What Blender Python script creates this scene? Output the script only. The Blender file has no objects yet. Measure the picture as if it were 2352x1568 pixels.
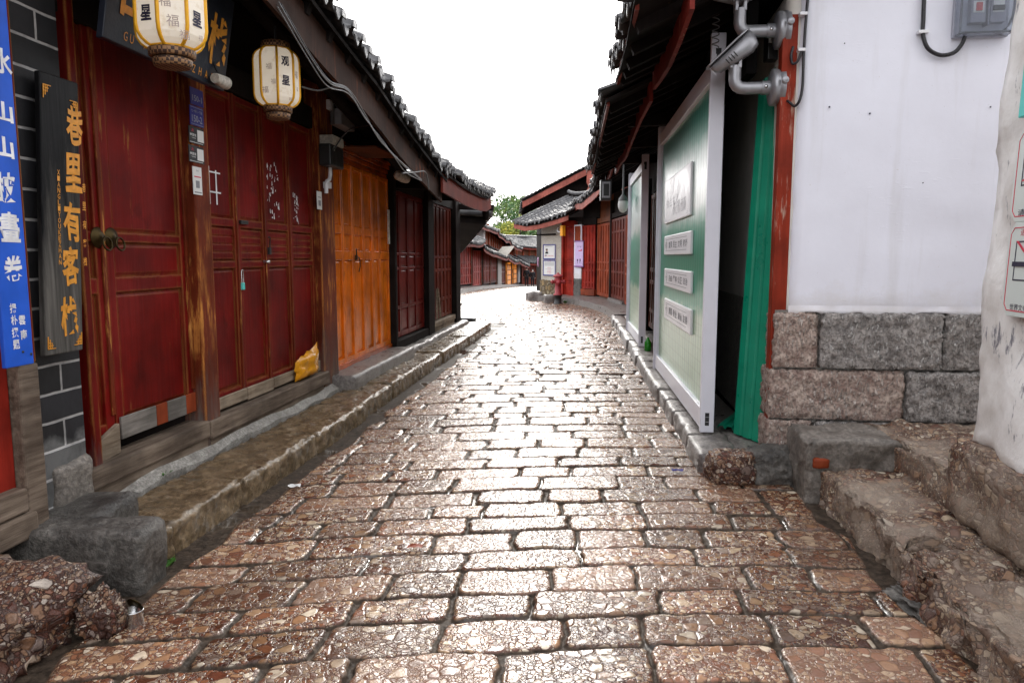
import bpy, bmesh, math, random
import numpy as np
from mathutils import Vector, Matrix
random.seed(7); RNG = np.random.default_rng(7)
S = bpy.context.scene; COL = S.collection
R = math.radians
# ------------------------------------------------------------------ camera, sky, sun, exposure
FPX = 1666.0; PITCH = math.atan(194 / FPX); CAMZ = 1.5
cd = bpy.data.cameras.new('camera'); cam = bpy.data.objects.new('camera', cd); COL.objects.link(cam)
cd.sensor_width = 36; cd.lens = FPX / 2352 * 36; cd.clip_start = .05; cd.clip_end = 3000
cam.location = (0, 0, CAMZ); cam.rotation_euler = (math.pi / 2 - PITCH, 0, 0); S.camera = cam
SUN_EL, SUN_AZ = R(27), R(2)
W = bpy.data.worlds.new("World"); S.world = W; W.use_nodes = True
nt = W.node_tree; bg = nt.nodes['Background']
sky = nt.nodes.new('ShaderNodeTexSky'); sky.sky_type = 'NISHITA'; sky.sun_disc = False
sky.sun_elevation = SUN_EL; sky.sun_rotation = SUN_AZ; sky.air_density = 1.0; sky.dust_density = 4.0
mx = nt.nodes.new('ShaderNodeMix'); mx.data_type = 'RGBA'; mx.inputs[0].default_value = .55
hs = nt.nodes.new('ShaderNodeHueSaturation'); hs.inputs['Saturation'].default_value = .18; nt.links.new(sky.outputs[0], hs.inputs['Color'])   # overcast: hardly any blue left
nt.links.new(hs.outputs[0], mx.inputs[6]); mx.inputs[7].default_value = (13.2, 13.3, 13.9, 1)
nt.links.new(mx.outputs[2], bg.inputs[0]); bg.inputs[1].default_value = .13
sd = bpy.data.lights.new('sun', 'SUN'); sd.energy = 1.5; sd.angle = R(22); sd.color = (1, .95, .88)
sun = bpy.data.objects.new('sun', sd); COL.objects.link(sun)
sdir = Vector((math.sin(SUN_AZ) * math.cos(SUN_EL), math.cos(SUN_AZ) * math.cos(SUN_EL), math.sin(SUN_EL)))
sun.rotation_euler = sdir.to_track_quat('Z', 'Y').to_euler()
S.view_settings.view_transform = 'Standard'; S.view_settings.look = 'None'
S.view_settings.exposure = .92; S.view_settings.gamma = 1
S.cycles.max_bounces = 6; S.cycles.diffuse_bounces = 3; S.cycles.glossy_bounces = 3
S.cycles.transmission_bounces = 4; S.cycles.transparent_max_bounces = 6
S.cycles.use_denoising = True; S.cycles.sample_clamp_indirect = 6
# ------------------------------------------------------------------ small helpers
def ray(px, py):
    dx = (px - 1176) / FPX; dy = (784 - py) / FPX
    return np.array([dx, math.cos(PITCH) + dy * math.sin(PITCH), -math.sin(PITCH) + dy * math.cos(PITCH)])
def gnd(px, py, z=0.0):                       # where a sight line meets the level z
    d = ray(px, py); t = (z - CAMZ) / d[2]; return d[0] * t, d[1] * t
class Frame:                                   # a facade: local x runs right along it, -y faces the street, z up
    def __init__(s, ox, oy, rz):
        s.o = np.array([ox, oy]); s.rz = rz; s.x = np.array([math.cos(rz), math.sin(rz)]); s.y = np.array([-s.x[1], s.x[0]])
    def hit(s, px, py, y=0.0):                 # facade coordinates (x, z) seen at a picture point, on the plane at depth y
        d = ray(px, py); p0 = s.o + s.y * y
        t = np.dot(p0, s.y) / np.dot(d[:2], s.y)
        P = d * t; return float(np.dot(P[:2] - s.o, s.x)), float(CAMZ + P[2])
    def w(s, x, y, z=0.0):
        p = s.o + s.x * x + s.y * y; return (float(p[0]), float(p[1]), z)
    def loc(s, X, Y):
        v = np.array([X, Y]) - s.o; return float(v @ s.x), float(v @ s.y)
def f2(ax, ay, bx, by): return Frame(ax, ay, math.atan2(by - ay, bx - ax))
G0 = Frame(0, 0, 0)
def hsh(i, j, k, s):
    n = (i * 374761393 + j * 668265263 + k * 2147483647 + s * 1274126177) & 0xffffffff
    n = ((n ^ (n >> 13)) * 1274126177) & 0xffffffff
    return ((n ^ (n >> 16)) & 0xffff) / 65535.0
def vnoise(x, y, z, s=0):
    x, y, z = (np.asarray(a, float) for a in np.broadcast_arrays(x, y, z))
    i, j, k = (np.floor(a).astype(np.int64) for a in (x, y, z)); u, v, w = x - i, y - j, z - k
    u, v, w = (t * t * (3 - 2 * t) for t in (u, v, w)); r = 0
    for a in (0, 1):
        for b in (0, 1):
            for c in (0, 1):
                r = r + (u if a else 1 - u) * (v if b else 1 - v) * (w if c else 1 - w) * hsh(i + a, j + b, k + c, s)
    return r * 2 - 1
def fbm(x, y, z, s=0, o=3):
    r = 0; a = 1
    for n in range(o): r = r + a * vnoise(x * 2 ** n, y * 2 ** n, z * 2 ** n, s + n); a *= .5
    return r
def rnd(a, b): return random.uniform(a, b)
ORG = {}
class MB:
    def __init__(s): s.v = []; s.f = []; s.sm = []; s.m = None
    def add(s, vs, fs, smooth=False):
        n = len(s.v)
        if s.m is not None: vs = [tuple(s.m @ Vector(p)) for p in vs]
        s.v += [tuple(map(float, p)) for p in vs]; s.f += [tuple(int(i) + n for i in f) for f in fs]; s.sm += [smooth] * len(fs); return s
    def box(s, x0, x1, y0, y1, z0, z1):
        return s.add([(x0, y0, z0), (x1, y0, z0), (x1, y1, z0), (x0, y1, z0), (x0, y0, z1), (x1, y0, z1), (x1, y1, z1), (x0, y1, z1)],
                     [(3, 2, 1, 0), (4, 5, 6, 7), (0, 1, 5, 4), (1, 2, 6, 5), (2, 3, 7, 6), (3, 0, 4, 7)])
    def hexa(s, b, t):                          # two quads, bottom and top, both anticlockwise seen from above
        return s.add(list(b) + list(t), [(3, 2, 1, 0), (4, 5, 6, 7), (0, 1, 5, 4), (1, 2, 6, 5), (2, 3, 7, 6), (3, 0, 4, 7)])
    def beam(s, p, q, w, h, up=(0, 0, 1)):      # bar from p to q, w across, h high
        p, q = Vector(p), Vector(q); d = (q - p).normalized(); a = d.cross(Vector(up)).normalized(); u = a.cross(d).normalized()
        c = lambda o, i, j: tuple(o + a * (i * w / 2) + u * (j * h / 2))
        return s.add([c(p, -1, -1), c(p, 1, -1), c(p, 1, 1), c(p, -1, 1), c(q, -1, -1), c(q, 1, -1), c(q, 1, 1), c(q, -1, 1)],
                     [(0, 1, 2, 3), (7, 6, 5, 4), (4, 5, 1, 0), (5, 6, 2, 1), (6, 7, 3, 2), (7, 4, 0, 3)])
    def prism(s, pts, y0, y1):                  # outline in x,z pushed from y0 (front) to y1
        n = len(pts); vs = [(x, y0, z) for x, z in pts] + [(x, y1, z) for x, z in pts]
        a = sum(pts[i][0] * pts[(i + 1) % n][1] - pts[(i + 1) % n][0] * pts[i][1] for i in range(n))
        fr = list(range(n)) if a > 0 else list(range(n))[::-1]
        fs = [tuple(fr), tuple(i + n for i in fr[::-1])]
        for i in range(n):
            p, q = fr[i], fr[(i + 1) % n]; fs.append((q, p, p + n, q + n))
        return s.add(vs, fs)
    def tube(s, pts, r, seg=8, cap=True, radii=None):
        pts = [Vector(p) for p in pts]; vs = []; fs = []; u = None
        for i, p in enumerate(pts):
            d = (pts[min(i + 1, len(pts) - 1)] - pts[max(i - 1, 0)]).normalized()
            if u is None: u = d.orthogonal().normalized()
            u = (u - d * u.dot(d)).normalized(); b = d.cross(u); rr = radii[i] if radii else r
            vs += [tuple(p + (u * math.cos(t) + b * math.sin(t)) * rr) for t in (2 * math.pi * k / seg for k in range(seg))]
        for i in range(len(pts) - 1):
            for k in range(seg):
                a, c = i * seg + k, i * seg + (k + 1) % seg; fs.append((a, c, c + seg, a + seg))
        s.add(vs, fs, True)
        if cap:
            n = len(pts); o = [tuple(vs[k]) for k in range(seg)]; e = [tuple(vs[(n - 1) * seg + k]) for k in range(seg)]
            s.add(o, [tuple(range(seg))[::-1]]); s.add(e, [tuple(range(seg))])
        return s
    def lathe(s, c, prof, seg=16, axis='z', smooth=True, rot=0.0):
        vs = []; fs = []
        for r, h in prof:
            for k in range(seg):
                t = 2 * math.pi * k / seg + rot; a, b = r * math.cos(t), r * math.sin(t)
                vs.append({'z': (c[0] + a, c[1] + b, c[2] + h), 'y': (c[0] + a, c[1] - h, c[2] + b), 'x': (c[0] + h, c[1] + a, c[2] + b)}[axis])
        for i in range(len(prof) - 1):
            for k in range(seg):
                a, d = i * seg + k, i * seg + (k + 1) % seg; fs.append((a, d, d + seg, a + seg))
        s.add(vs, fs, smooth)
        if prof[0][0] > 1e-4: s.add(vs[:seg], [tuple(range(seg))[::-1]])
        if prof[-1][0] > 1e-4: s.add(vs[-seg:], [tuple(range(seg))])
        return s
    def build(s, name, mat, parent=None, bev=0, F=None, at=(0, 0, 0), sm=None, frame_z=True):
        o0 = ORG.get(parent, at) if parent else at
        me = bpy.data.meshes.new(name)
        me.from_pydata([(x - o0[0], y - o0[1], z - o0[2]) for x, y, z in s.v], [], s.f); me.update()
        me.polygons.foreach_set('use_smooth', s.sm if sm is None else [sm] * len(s.f))
        me.materials.append(mat); o = bpy.data.objects.new(name, me); COL.objects.link(o)
        if parent: o.parent = parent; ORG[o] = o0
        elif F is not None: o.location = F.w(*at); o.rotation_euler = (0, 0, F.rz)
        if bev:
            b = o.modifiers.new('bevel', 'BEVEL'); b.width = bev; b.segments = 2; b.limit_method = 'ANGLE'; b.angle_limit = R(40)
        return o
def tag(o, label, cat, group=None, kind=None):
    if label: o['label'] = label
    if cat: o['category'] = cat
    if group: o['group'] = group
    if kind: o['kind'] = kind
    return o
def thing(name, label, cat, F, at, group=None):
    o = bpy.data.objects.new(name, None); COL.objects.link(o); o.empty_display_size = .1
    o.location = F.w(*at); o.rotation_euler = (0, 0, F.rz); ORG[o] = at
    return tag(o, label, cat, group)
def solo(name, mb, mat, label, cat, F, at, group=None, bev=0, sm=None):
    return tag(mb.build(name, mat, None, bev, F, at, sm), label, cat, group)
def struct(name, mb, mat, F=G0, bev=0, sm=None):
    return tag(mb.build(name, mat, None, bev, F, (0, 0, 0), sm), None, None, None, 'structure')
_tc = {}
def glyphs(body, bold=0.0):
    if (body, bold) in _tc: return _tc[(body, bold)]
    c = bpy.data.curves.new('lettering', 'FONT'); c.body = body; c.size = 1; c.resolution_u = 2; c.offset = bold
    o = bpy.data.objects.new('lettering', c); COL.objects.link(o)
    m = o.evaluated_get(bpy.context.evaluated_depsgraph_get()).to_mesh()
    v = [(p.co.x, p.co.y) for p in m.vertices]; f = [tuple(q.vertices) for q in m.polygons]
    bpy.data.objects.remove(o); bpy.data.curves.remove(c)
    if v:
        xs = [p[0] for p in v]; ys = [p[1] for p in v]; cx, cy = (min(xs) + max(xs)) / 2, (min(ys) + max(ys)) / 2
        v = [(a - cx, b - cy) for a, b in v]; w, h = max(xs) - min(xs), max(ys) - min(ys)
    else: w = h = 1
    _tc[(body, bold)] = (v, f, w, h); return _tc[(body, bold)]
def letter(mb, body, x, y, z, h, w=None, bold=.012, lean=0.0, wob=0.0, rot=0.0):   # writing centred at x, z on the plane y, facing -y
    v, f, gw, gh = glyphs(body, bold); sz = h / gh; sx = (w / gw) if w else sz
    cr, sr = math.cos(rot), math.sin(rot); out = []
    for a, b in v:
        if wob: a += wob * math.sin(b * 7 + x * 31); b += wob * math.sin(a * 6 + z * 17)
        a += lean * b; a, b = a * sx, b * sz; a, b = a * cr - b * sr, a * sr + b * cr
        out.append((x + a, y, z + b))
    mb.add(out, f)
# ------------------------------------------------------------------ node helpers and materials
class NT:
    def __init__(s, name):
        s.mat = bpy.data.materials.new(name); s.mat.use_nodes = True; s.t = s.mat.node_tree
        s.b = s.t.nodes['Principled BSDF']; s.co = s.t.nodes.new('ShaderNodeTexCoord').outputs['Object']
    def put(s, sock, v):
        if v is None: return
        if hasattr(v, 'is_output'): s.t.links.new(v, sock)
        else:
            if sock.type == 'RGBA' and not isinstance(v, (int, float)): v = tuple(v)[:3] + (1,)
            sock.default_value = v
    def node(s, typ, **kw):
        n = s.t.nodes.new(typ)
        for k, v in kw.items(): setattr(n, k, v)
        return n
    def mapping(s, sc=(1, 1, 1), loc=(0, 0, 0), vec=None, rot=(0, 0, 0)):
        n = s.node('ShaderNodeMapping'); s.put(n.inputs[0], vec or s.co); n.inputs['Scale'].default_value = sc; n.inputs['Location'].default_value = loc
        n.inputs['Rotation'].default_value = rot; return n.outputs[0]
    def noise(s, sc, det=4, rough=.55, vec=None, dist=0, out=0):
        n = s.node('ShaderNodeTexNoise'); s.put(n.inputs['Vector'], vec or s.co); n.inputs['Scale'].default_value = sc
        n.inputs['Detail'].default_value = det; n.inputs['Roughness'].default_value = rough; n.inputs['Distortion'].default_value = dist; return n.outputs[out]
    def vor(s, sc, vec=None, feat='F1', rnd=1.0):
        n = s.node('ShaderNodeTexVoronoi', feature=feat); s.put(n.inputs['Vector'], vec or s.co); n.inputs['Scale'].default_value = sc; n.inputs['Randomness'].default_value = rnd
        return n.outputs
    def ramp(s, v, stops, const=False):
        n = s.node('ShaderNodeValToRGB'); s.put(n.inputs[0], v); e = n.color_ramp
        if const: e.interpolation = 'CONSTANT'
        while len(e.elements) < len(stops): e.elements.new(.5)
        for el, (p, c) in zip(e.elements, stops):
            el.position = p; el.color = (c, c, c, 1) if isinstance(c, (int, float)) else tuple(c) + (1,)
        return n.outputs[0]
    def mix(s, f, a, b, mode='MIX'):
        n = s.node('ShaderNodeMix', data_type='RGBA', blend_type=mode); s.put(n.inputs[0], f); s.put(n.inputs[6], a); s.put(n.inputs[7], b); return n.outputs[2]
    def math(s, op, a, b=None, c=None, clamp=False):
        n = s.node('ShaderNodeMath', operation=op, use_clamp=clamp); s.put(n.inputs[0], a); s.put(n.inputs[1], b)
        if c is not None: s.put(n.inputs[2], c)
        return n.outputs[0]
    def sep(s, vec=None):
        n = s.node('ShaderNodeSeparateXYZ'); s.put(n.inputs[0], vec or s.co); return n.outputs
    def attr(s, name):
        return s.node('ShaderNodeAttribute', attribute_name=name).outputs
    def vadd(s, a, b, k):
        m = s.node('ShaderNodeVectorMath', operation='MULTIPLY_ADD'); s.put(m.inputs[0], b); m.inputs[1].default_value = (k, k, k); s.put(m.inputs[2], a); return m.outputs[0]
    def bump(s, h, dist=.01, st=1.0, nrm=None):
        n = s.node('ShaderNodeBump'); s.put(n.inputs['Height'], h); n.inputs['Distance'].default_value = dist; n.inputs['Strength'].default_value = st
        if nrm is not None: s.put(n.inputs['Normal'], nrm)
        return n.outputs[0]
    def edge(s, r=.012):
        b = s.node('ShaderNodeBevel', samples=4); b.inputs['Radius'].default_value = r
        g = s.node('ShaderNodeNewGeometry'); d = s.node('ShaderNodeVectorMath', operation='DOT_PRODUCT')
        s.t.links.new(b.outputs[0], d.inputs[0]); s.t.links.new(g.outputs['Normal'], d.inputs[1])
        return s.math('SUBTRACT', 1.0, d.outputs['Value'])
    def done(s, col=None, rough=None, nrm=None, spec=None, **kw):
        s.put(s.b.inputs['Base Color'], col); s.put(s.b.inputs['Roughness'], rough)
        if nrm is not None: s.put(s.b.inputs['Normal'], nrm)
        if spec is not None: s.put(s.b.inputs['Specular IOR Level'], spec)
        for k, v in kw.items(): s.put(s.b.inputs[k], v)
        return s.mat
def plain(name, col, rough=.5, metal=0.0, var=.25, sc=14, bump=.002, spec=.5):
    n = NT(name); v = n.noise(sc, 5); c2 = tuple(x * (1 - var) for x in col); c3 = tuple(min(1, x * (1 + var * .5)) for x in col)
    c = n.ramp(v, [(.3, c2), (.7, c3)]); return n.done(c, n.ramp(v, [(.3, max(.05, rough - .1)), (.7, min(1, rough + .12))]), n.bump(n.noise(sc * 5, 3), bump, .5), spec, Metallic=metal)
def painted(name, col, worn=(.22, .09, .03), grey=(.16, .13, .12), amount=.5, low=None, rough=.5, edge=True, spec=.13):
    n = NT(name); gr = n.noise(1, 5, .6, n.mapping((38, 38, 1.6))); big = n.noise(2.2, 4); blot = n.noise(9, 4)
    c = n.mix(n.ramp(big, [(.32, 0.0), (.66, 1.0)]), tuple(x * .48 for x in col), tuple(x * 1.25 for x in col))
    c = n.mix(n.math('MULTIPLY', n.ramp(n.noise(1.4, 4, .6, n.mapping((1, 1, 1), (8, 3, 2))), [(.48, 0.0), (.66, 1.0)]), .30), c, tuple(min(1, x * 1.5 + .022) for x in col))
    c = n.mix(n.math('MULTIPLY', n.ramp(n.noise(6, 5, .65, n.mapping((1, 1, .6), (1, 6, 2))), [(.58, 0.0), (.68, 1.0)]), .55), c, tuple(x * .35 for x in col))
    c = n.mix(n.math('MULTIPLY', n.ramp(gr, [(.42, 0.0), (.62, 1.0)]), .35), c, tuple(x * .45 for x in col))
    dust = n.ramp(n.noise(1, 6, .7, n.mapping((14, 14, 5))), [(.64, 0.0), (.78, 1.0)])
    c = n.mix(n.math('MULTIPLY', dust, .22 * amount), c, tuple(.5 * x + .10 for x in col))
    w = n.ramp(n.noise(1, 6, .7, n.mapping((20, 20, 2.6), (3, 1, 5))), [(.70 - .12 * amount, 0.0), (.74 - .08 * amount, 1.0)])
    w = n.math('MULTIPLY', w, n.ramp(big, [(.42, 0.0), (.6, 1.0)]))
    if edge:
        e = n.math('MULTIPLY', n.ramp(n.edge(.022), [(.008, 0.0), (.07, 1.0)]), n.ramp(n.noise(1, 5, .65, n.mapping((12, 12, 2.2), (7, 3, 1))), [(.36, 0.0), (.54, 1.0)]))
        w = n.math('MAXIMUM', w, n.math('MULTIPLY', e, min(1, amount + .25)))
    wc = n.mix(blot, tuple(x * .5 for x in worn), tuple(x * 1.5 for x in worn)); c = n.mix(w, c, wc)
    if low:
        z = n.sep()[2]; zz = n.math('ADD', z, n.math('MULTIPLY', n.math('SUBTRACT', n.noise(1, 6, .7, n.mapping((16, 16, 1.8), (2, 9, 4))), .5), low * 2.2))
        lm = n.ramp(n.math('DIVIDE', zz, low), [(.25, 1.0), (1.0, 0.0)])
        gc = n.mix(n.ramp(gr, [(.35, 0.0), (.65, 1.0)]), tuple(x * .35 for x in grey), grey); c = n.mix(n.math('MULTIPLY', lm, .85), c, gc)
        w = n.math('MAXIMUM', w, lm)
    r = n.mix(w, (rough,) * 3, (.75,) * 3)
    return n.done(c, r, n.bump(n.math('ADD', gr, n.math('MULTIPLY', w, -.6)), .0025, .7), spec)
def rawwood(name, a=(.07, .045, .03), b=(.26, .2, .15), rough=.7):
    n = NT(name); gr = n.noise(1, 6, .65, n.mapping((2.4, 30, 30))); bl = n.noise(3, 4)
    c = n.mix(n.ramp(gr, [(.3, 0.0), (.7, 1.0)]), a, b); c = n.mix(n.ramp(bl, [(.4, 0.0), (.65, .6)]), c, tuple(x * .4 for x in a))
    return n.done(c, rough, n.bump(gr, .008, .9), .3)
def conglom(name, tint=(1, 1, 1), sc=17, rough=(.16, .42), mud=None, matrix=(.075, .032, .022), bmp=.005, joint=False, pal=None, dark=1.0, mudamt=(.5, .66)):
    n = NT(name); wv = n.vadd(n.co, n.noise(9, 3, vec=n.co, out=1), .035)
    pal = pal or [(0, matrix), (.10, (.13, .045, .028)), (.22, (.24, .10, .055)), (.38, (.33, .19, .11)), (.54, (.42, .29, .19)), (.68, (.30, .24, .21)), (.78, (.52, .42, .32)), (.91, (.68, .62, .54)), (.97, (.20, .15, .13))]
    pal = [(p, tuple(c * t * dark for c, t in zip(q, tint))) for p, q in pal]; mtx = tuple(c * t * dark for c, t in zip(matrix, tint))
    col = h = None; r = None
    for k, (f, thr) in enumerate(((4.6, 0), (2.2, .38), (1.0, .66))):       # grit, pebbles, cobbles set in a dark matrix
        A = n.vor(sc * f, wv); E = n.vor(sc * f, wv, 'DISTANCE_TO_EDGE'); cc = n.sep(A['Color']); e = n.ramp(n.math('SUBTRACT', n.math('ADD', E[0], n.math('MULTIPLY', n.math('SUBTRACT', cc[1], .5), .10)), n.math('MULTIPLY', n.math('POWER', A['Distance'], 2.0), .22)), [(.0, 0.0), (.055, 1.0)])
        ck = n.mix(e, mtx, n.ramp(cc[0], pal, True)); ck = n.mix(n.math('MULTIPLY', n.ramp(n.noise(sc * f * 1.5, 3), [(.4, 0.0), (.7, 1.0)]), .35), ck, tuple(t * .4 for t in mtx)); hk = n.ramp(E[0], [(0, 0.0), (.14, 1.0 if k else .6)]); rk = cc[2]
        if col is None: col, h, r = ck, hk, rk
        else:
            m = n.ramp(n.math('ADD', cc[1], n.math('MULTIPLY', n.math('SUBTRACT', n.noise(2.7 + k, 3), .5), 1.3)), [(thr, 0.0), (thr + .01, 1.0)]); m = n.math('MULTIPLY', m, n.ramp(E[0], [(.0, 0.0), (.03, 1.0)]))
            col, h, r = n.mix(m, col, ck), n.mix(m, h, hk), n.mix(m, r, rk)
    c = col; fine = n.noise(150, 4, .65); stain = n.noise(2.1, 5, .6); pit = n.ramp(n.noise(24, 5, .6), [(.30, 0.0), (.42, 1.0)])
    c = n.mix(n.ramp(stain, [(.4, .0), (.75, .5)]), c, mtx); c = n.mix(pit, tuple(t * .5 for t in mtx), c); h = n.mix(pit, (.0,) * 3, h)
    r = n.math('ADD', n.math('MULTIPLY', r, rough[1] - rough[0]), rough[0])
    if mud is not None:
        mm = n.ramp(n.noise(1.7, 5, .65, n.mapping((1, 1, 1), (4, 2, 0))), [(mudamt[0], 0.0), (mudamt[1], 1.0)]); c = n.mix(n.math('MULTIPLY', mm, .8), c, mud)
        r = n.mix(mm, r, (.55,) * 3); h = n.mix(n.math('MULTIPLY', mm, .6), h, (.5,) * 3)
    nr = n.bump(n.math('ADD', h, n.math('MULTIPLY', fine, .5)), bmp, .8)
    if joint:
        j = n.attr('joint')[2]; t = n.attr('stone')[2]
        c = n.mix(n.ramp(n.math('FRACT', n.math('MULTIPLY', t, 3.7)), [(.3, .0), (1, .5)]), c, (.30, .185, .125))
        hs = n.node('ShaderNodeHueSaturation'); n.put(hs.inputs['Value'], n.ramp(n.math('FRACT', n.math('MULTIPLY', t, 7.3)), [(0, .62), (1, 1.22)])); n.put(hs.inputs['Color'], c); c = hs.outputs[0]
        mudc = n.ramp(n.noise(30, 5), [(.35, (.026, .019, .014)), (.7, (.085, .062, .045))]); jm = n.ramp(j, [(.25, 0.0), (.8, 1.0)]); pud = n.ramp(n.noise(1.6, 3), [(.56, 0.0), (.62, 1.0)])
        c = n.mix(jm, c, mudc); r = n.mix(jm, r, n.mix(pud, (.62,) * 3, (.06,) * 3))
        mn = n.node('ShaderNodeMix', data_type='VECTOR'); n.put(mn.inputs[0], jm); n.put(mn.inputs[4], nr); n.put(mn.inputs[5], n.bump(n.math('MULTIPLY', n.noise(45, 5), n.math('SUBTRACT', 1.0, pud)), .010, .7)); nr = mn.outputs[1]
        return n.done(c, r, nr, n.mix(n.math('MULTIPLY', jm, n.math('SUBTRACT', 1.0, pud)), (.5,) * 3, (.12,) * 3))
    return n.done(c, r, nr, .5)
def stone(name, a, b, sc=6, rough=.6, bmp=.02, fine=60, spec=.4):
    n = NT(name); v = n.noise(sc, 7, .62); f = n.noise(fine, 5, .65); c = n.mix(n.ramp(v, [(.32, 0.0), (.68, 1.0)]), a, b)
    c = n.mix(n.ramp(f, [(.42, .6), (.66, 0.0)]), c, tuple(x * .4 for x in a))
    return n.done(c, n.ramp(v, [(.35, max(.1, rough - .25)), (.65, rough)]), n.bump(n.math('ADD', v, n.math('MULTIPLY', f, .5)), bmp, .9), spec)
M = {}
M['street'] = conglom('wet_conglomerate_paving', (1.16, 1.08, .94), 18, (.10, .30), joint=True, bmp=.0026, matrix=(.085, .034, .020))
M['boulder'] = conglom('conglomerate_boulder', (1, .95, .92), 20, (.3, .6), bmp=.010, mud=(.10, .085, .08), dark=.9)
M['slab'] = stone('wet_kerb_slab', (.095, .064, .034), (.36, .255, .15), 7, .38, .014, 36)
M['slabgrey'] = stone('grey_pavement_stone', (.16, .14, .13), (.36, .33, .30), 5, .5, .010, 40)
M['mortar'] = stone('lime_mortar', (.22, .20, .175), (.54, .51, .46), 14, .8, .015, 60)
M['concrete'] = stone('damp_concrete', (.038, .035, .032), (.23, .21, .185), 3, .62, .03, 34)
M['congsteps'] = conglom('muddy_step_stone', (1.1, 1.05, .95), 20, (.4, .7), mud=(.31, .25, .195), bmp=.010, mudamt=(.36, .60))
def chiselled(name, a, b, light):
    n = NT(name); v = n.noise(16, 7, .65); s1 = n.noise(1, 4, .6, n.mapping((70, 70, 22), rot=(0, R(28), 0))); big = n.noise(3, 4); c = n.mix(n.ramp(v, [(.35, 0.0), (.65, 1.0)]), a, b)
    st = n.math('MULTIPLY', n.ramp(s1, [(.53, 0.0), (.62, 1.0)]), n.ramp(big, [(.38, .15), (.62, 1.0)])); c = n.mix(n.math('MULTIPLY', st, .85), c, light); c = n.mix(n.ramp(n.noise(60, 4), [(.40, .55), (.52, 0.0)]), c, tuple(t * .3 for t in a))
    return n.done(c, .6, n.bump(n.math('ADD', v, n.math('MULTIPLY', st, .5)), .022, 1.0), .35)
M['granite'] = chiselled('chiselled_granite', (.15, .135, .125), (.46, .42, .39), (.80, .77, .74)); M['granitered'] = chiselled('reddish_granite', (.26, .17, .14), (.56, .45, .38), (.80, .72, .66))
M['steprock'] = stone('layered_grey_step_rock', (.12, .105, .09), (.34, .30, .26), 5, .6, .02, 38)
M['earth'] = stone('bare_earth', (.05, .035, .025), (.1, .08, .06), 3, .9, .02)
M['red'] = painted('dark_red_door_paint', (.150, .0050, .0036), (.26, .10, .028), amount=.55, low=.38)
M['redframe'] = painted('red_frame_paint', (.115, .0050, .0034), (.30, .13, .03), amount=.8, low=.5)
M['post'] = painted('worn_red_post', (.15, .024, .008), (.50, .20, .045), (.17, .15, .13), amount=1.6, low=.75)
M['strip'] = painted('worn_edge_strip', (.15, .024, .007), (.52, .24, .06), amount=1.3, edge=False, low=.5)
M['orange'] = painted('orange_varnished_wood', (.74, .165, .005), (.62, .22, .03), amount=.25, rough=.2, edge=False, spec=.5)
M['orangeframe'] = painted('orange_varnished_frame', (.44, .075, .004), (.62, .22, .03), amount=.25, rough=.26, edge=False, spec=.5)
M['maroon'] = painted('maroon_door_paint', (.135, .012, .009), (.2, .08, .03), amount=.4, rough=.32, edge=False)
M['maroon2'] = painted('brown_maroon_paint', (.13, .022, .012), (.42, .22, .10), amount=.75, rough=.4, edge=False)
M['brightred'] = painted('bright_red_door_paint', (.30, .022, .012), (.42, .12, .05), amount=.5, edge=False)
M['rust'] = painted('rust_red_wood', (.27, .05, .018), (.42, .16, .06), amount=.7, edge=False)
M['fascia'] = painted('red_brown_fascia', (.17, .026, .016), (.30, .13, .07), amount=.7, edge=False, rough=.6)
M['redbeam'] = painted('red_eave_beam', (.20, .022, .014), (.4, .26, .18), amount=.8, edge=False, rough=.6)
M['shadeblack'] = plain('shade_black_interior', (.0035, .003, .003), .9, 0, .3, 5, .004, .05); M['smoothcream'] = plain('smooth_cream_plaster', (.70, .66, .60), .8, 0, .12, 4, .002)  # near-black interior: the shade of the doorway is put into the colour
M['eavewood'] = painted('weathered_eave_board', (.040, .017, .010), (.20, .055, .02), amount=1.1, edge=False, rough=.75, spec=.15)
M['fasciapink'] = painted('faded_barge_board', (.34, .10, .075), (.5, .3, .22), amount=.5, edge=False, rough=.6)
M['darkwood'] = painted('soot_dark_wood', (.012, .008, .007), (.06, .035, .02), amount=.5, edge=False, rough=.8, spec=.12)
M['raw'] = rawwood('weathered_plank'); M['rawlight'] = rawwood('pale_weathered_wood', (.16, .11, .07), (.42, .34, .25))
M['greyplank'] = rawwood('grey_patch_wood', (.13, .115, .10), (.30, .27, .24))
M['brownwood'] = painted('brown_wood_boards', (.16, .05, .02), (.3, .14, .06), amount=.6, edge=False)
def tilemat():
    n = NT('wet_grey_roof_tile'); v = n.noise(5, 6, .6); c = n.ramp(v, [(.3, (.035, .034, .036)), (.55, (.085, .083, .085)), (.75, (.17, .165, .16))])
    c = n.mix(n.ramp(n.noise(17, 5), [(.6, 0.0), (.72, .6)]), c, (.30, .29, .27)); return n.done(c, n.ramp(v, [(.3, .3), (.7, .6)]), n.bump(n.noise(40, 4), .006, .6), .5)
M['tile'] = tilemat()
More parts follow.
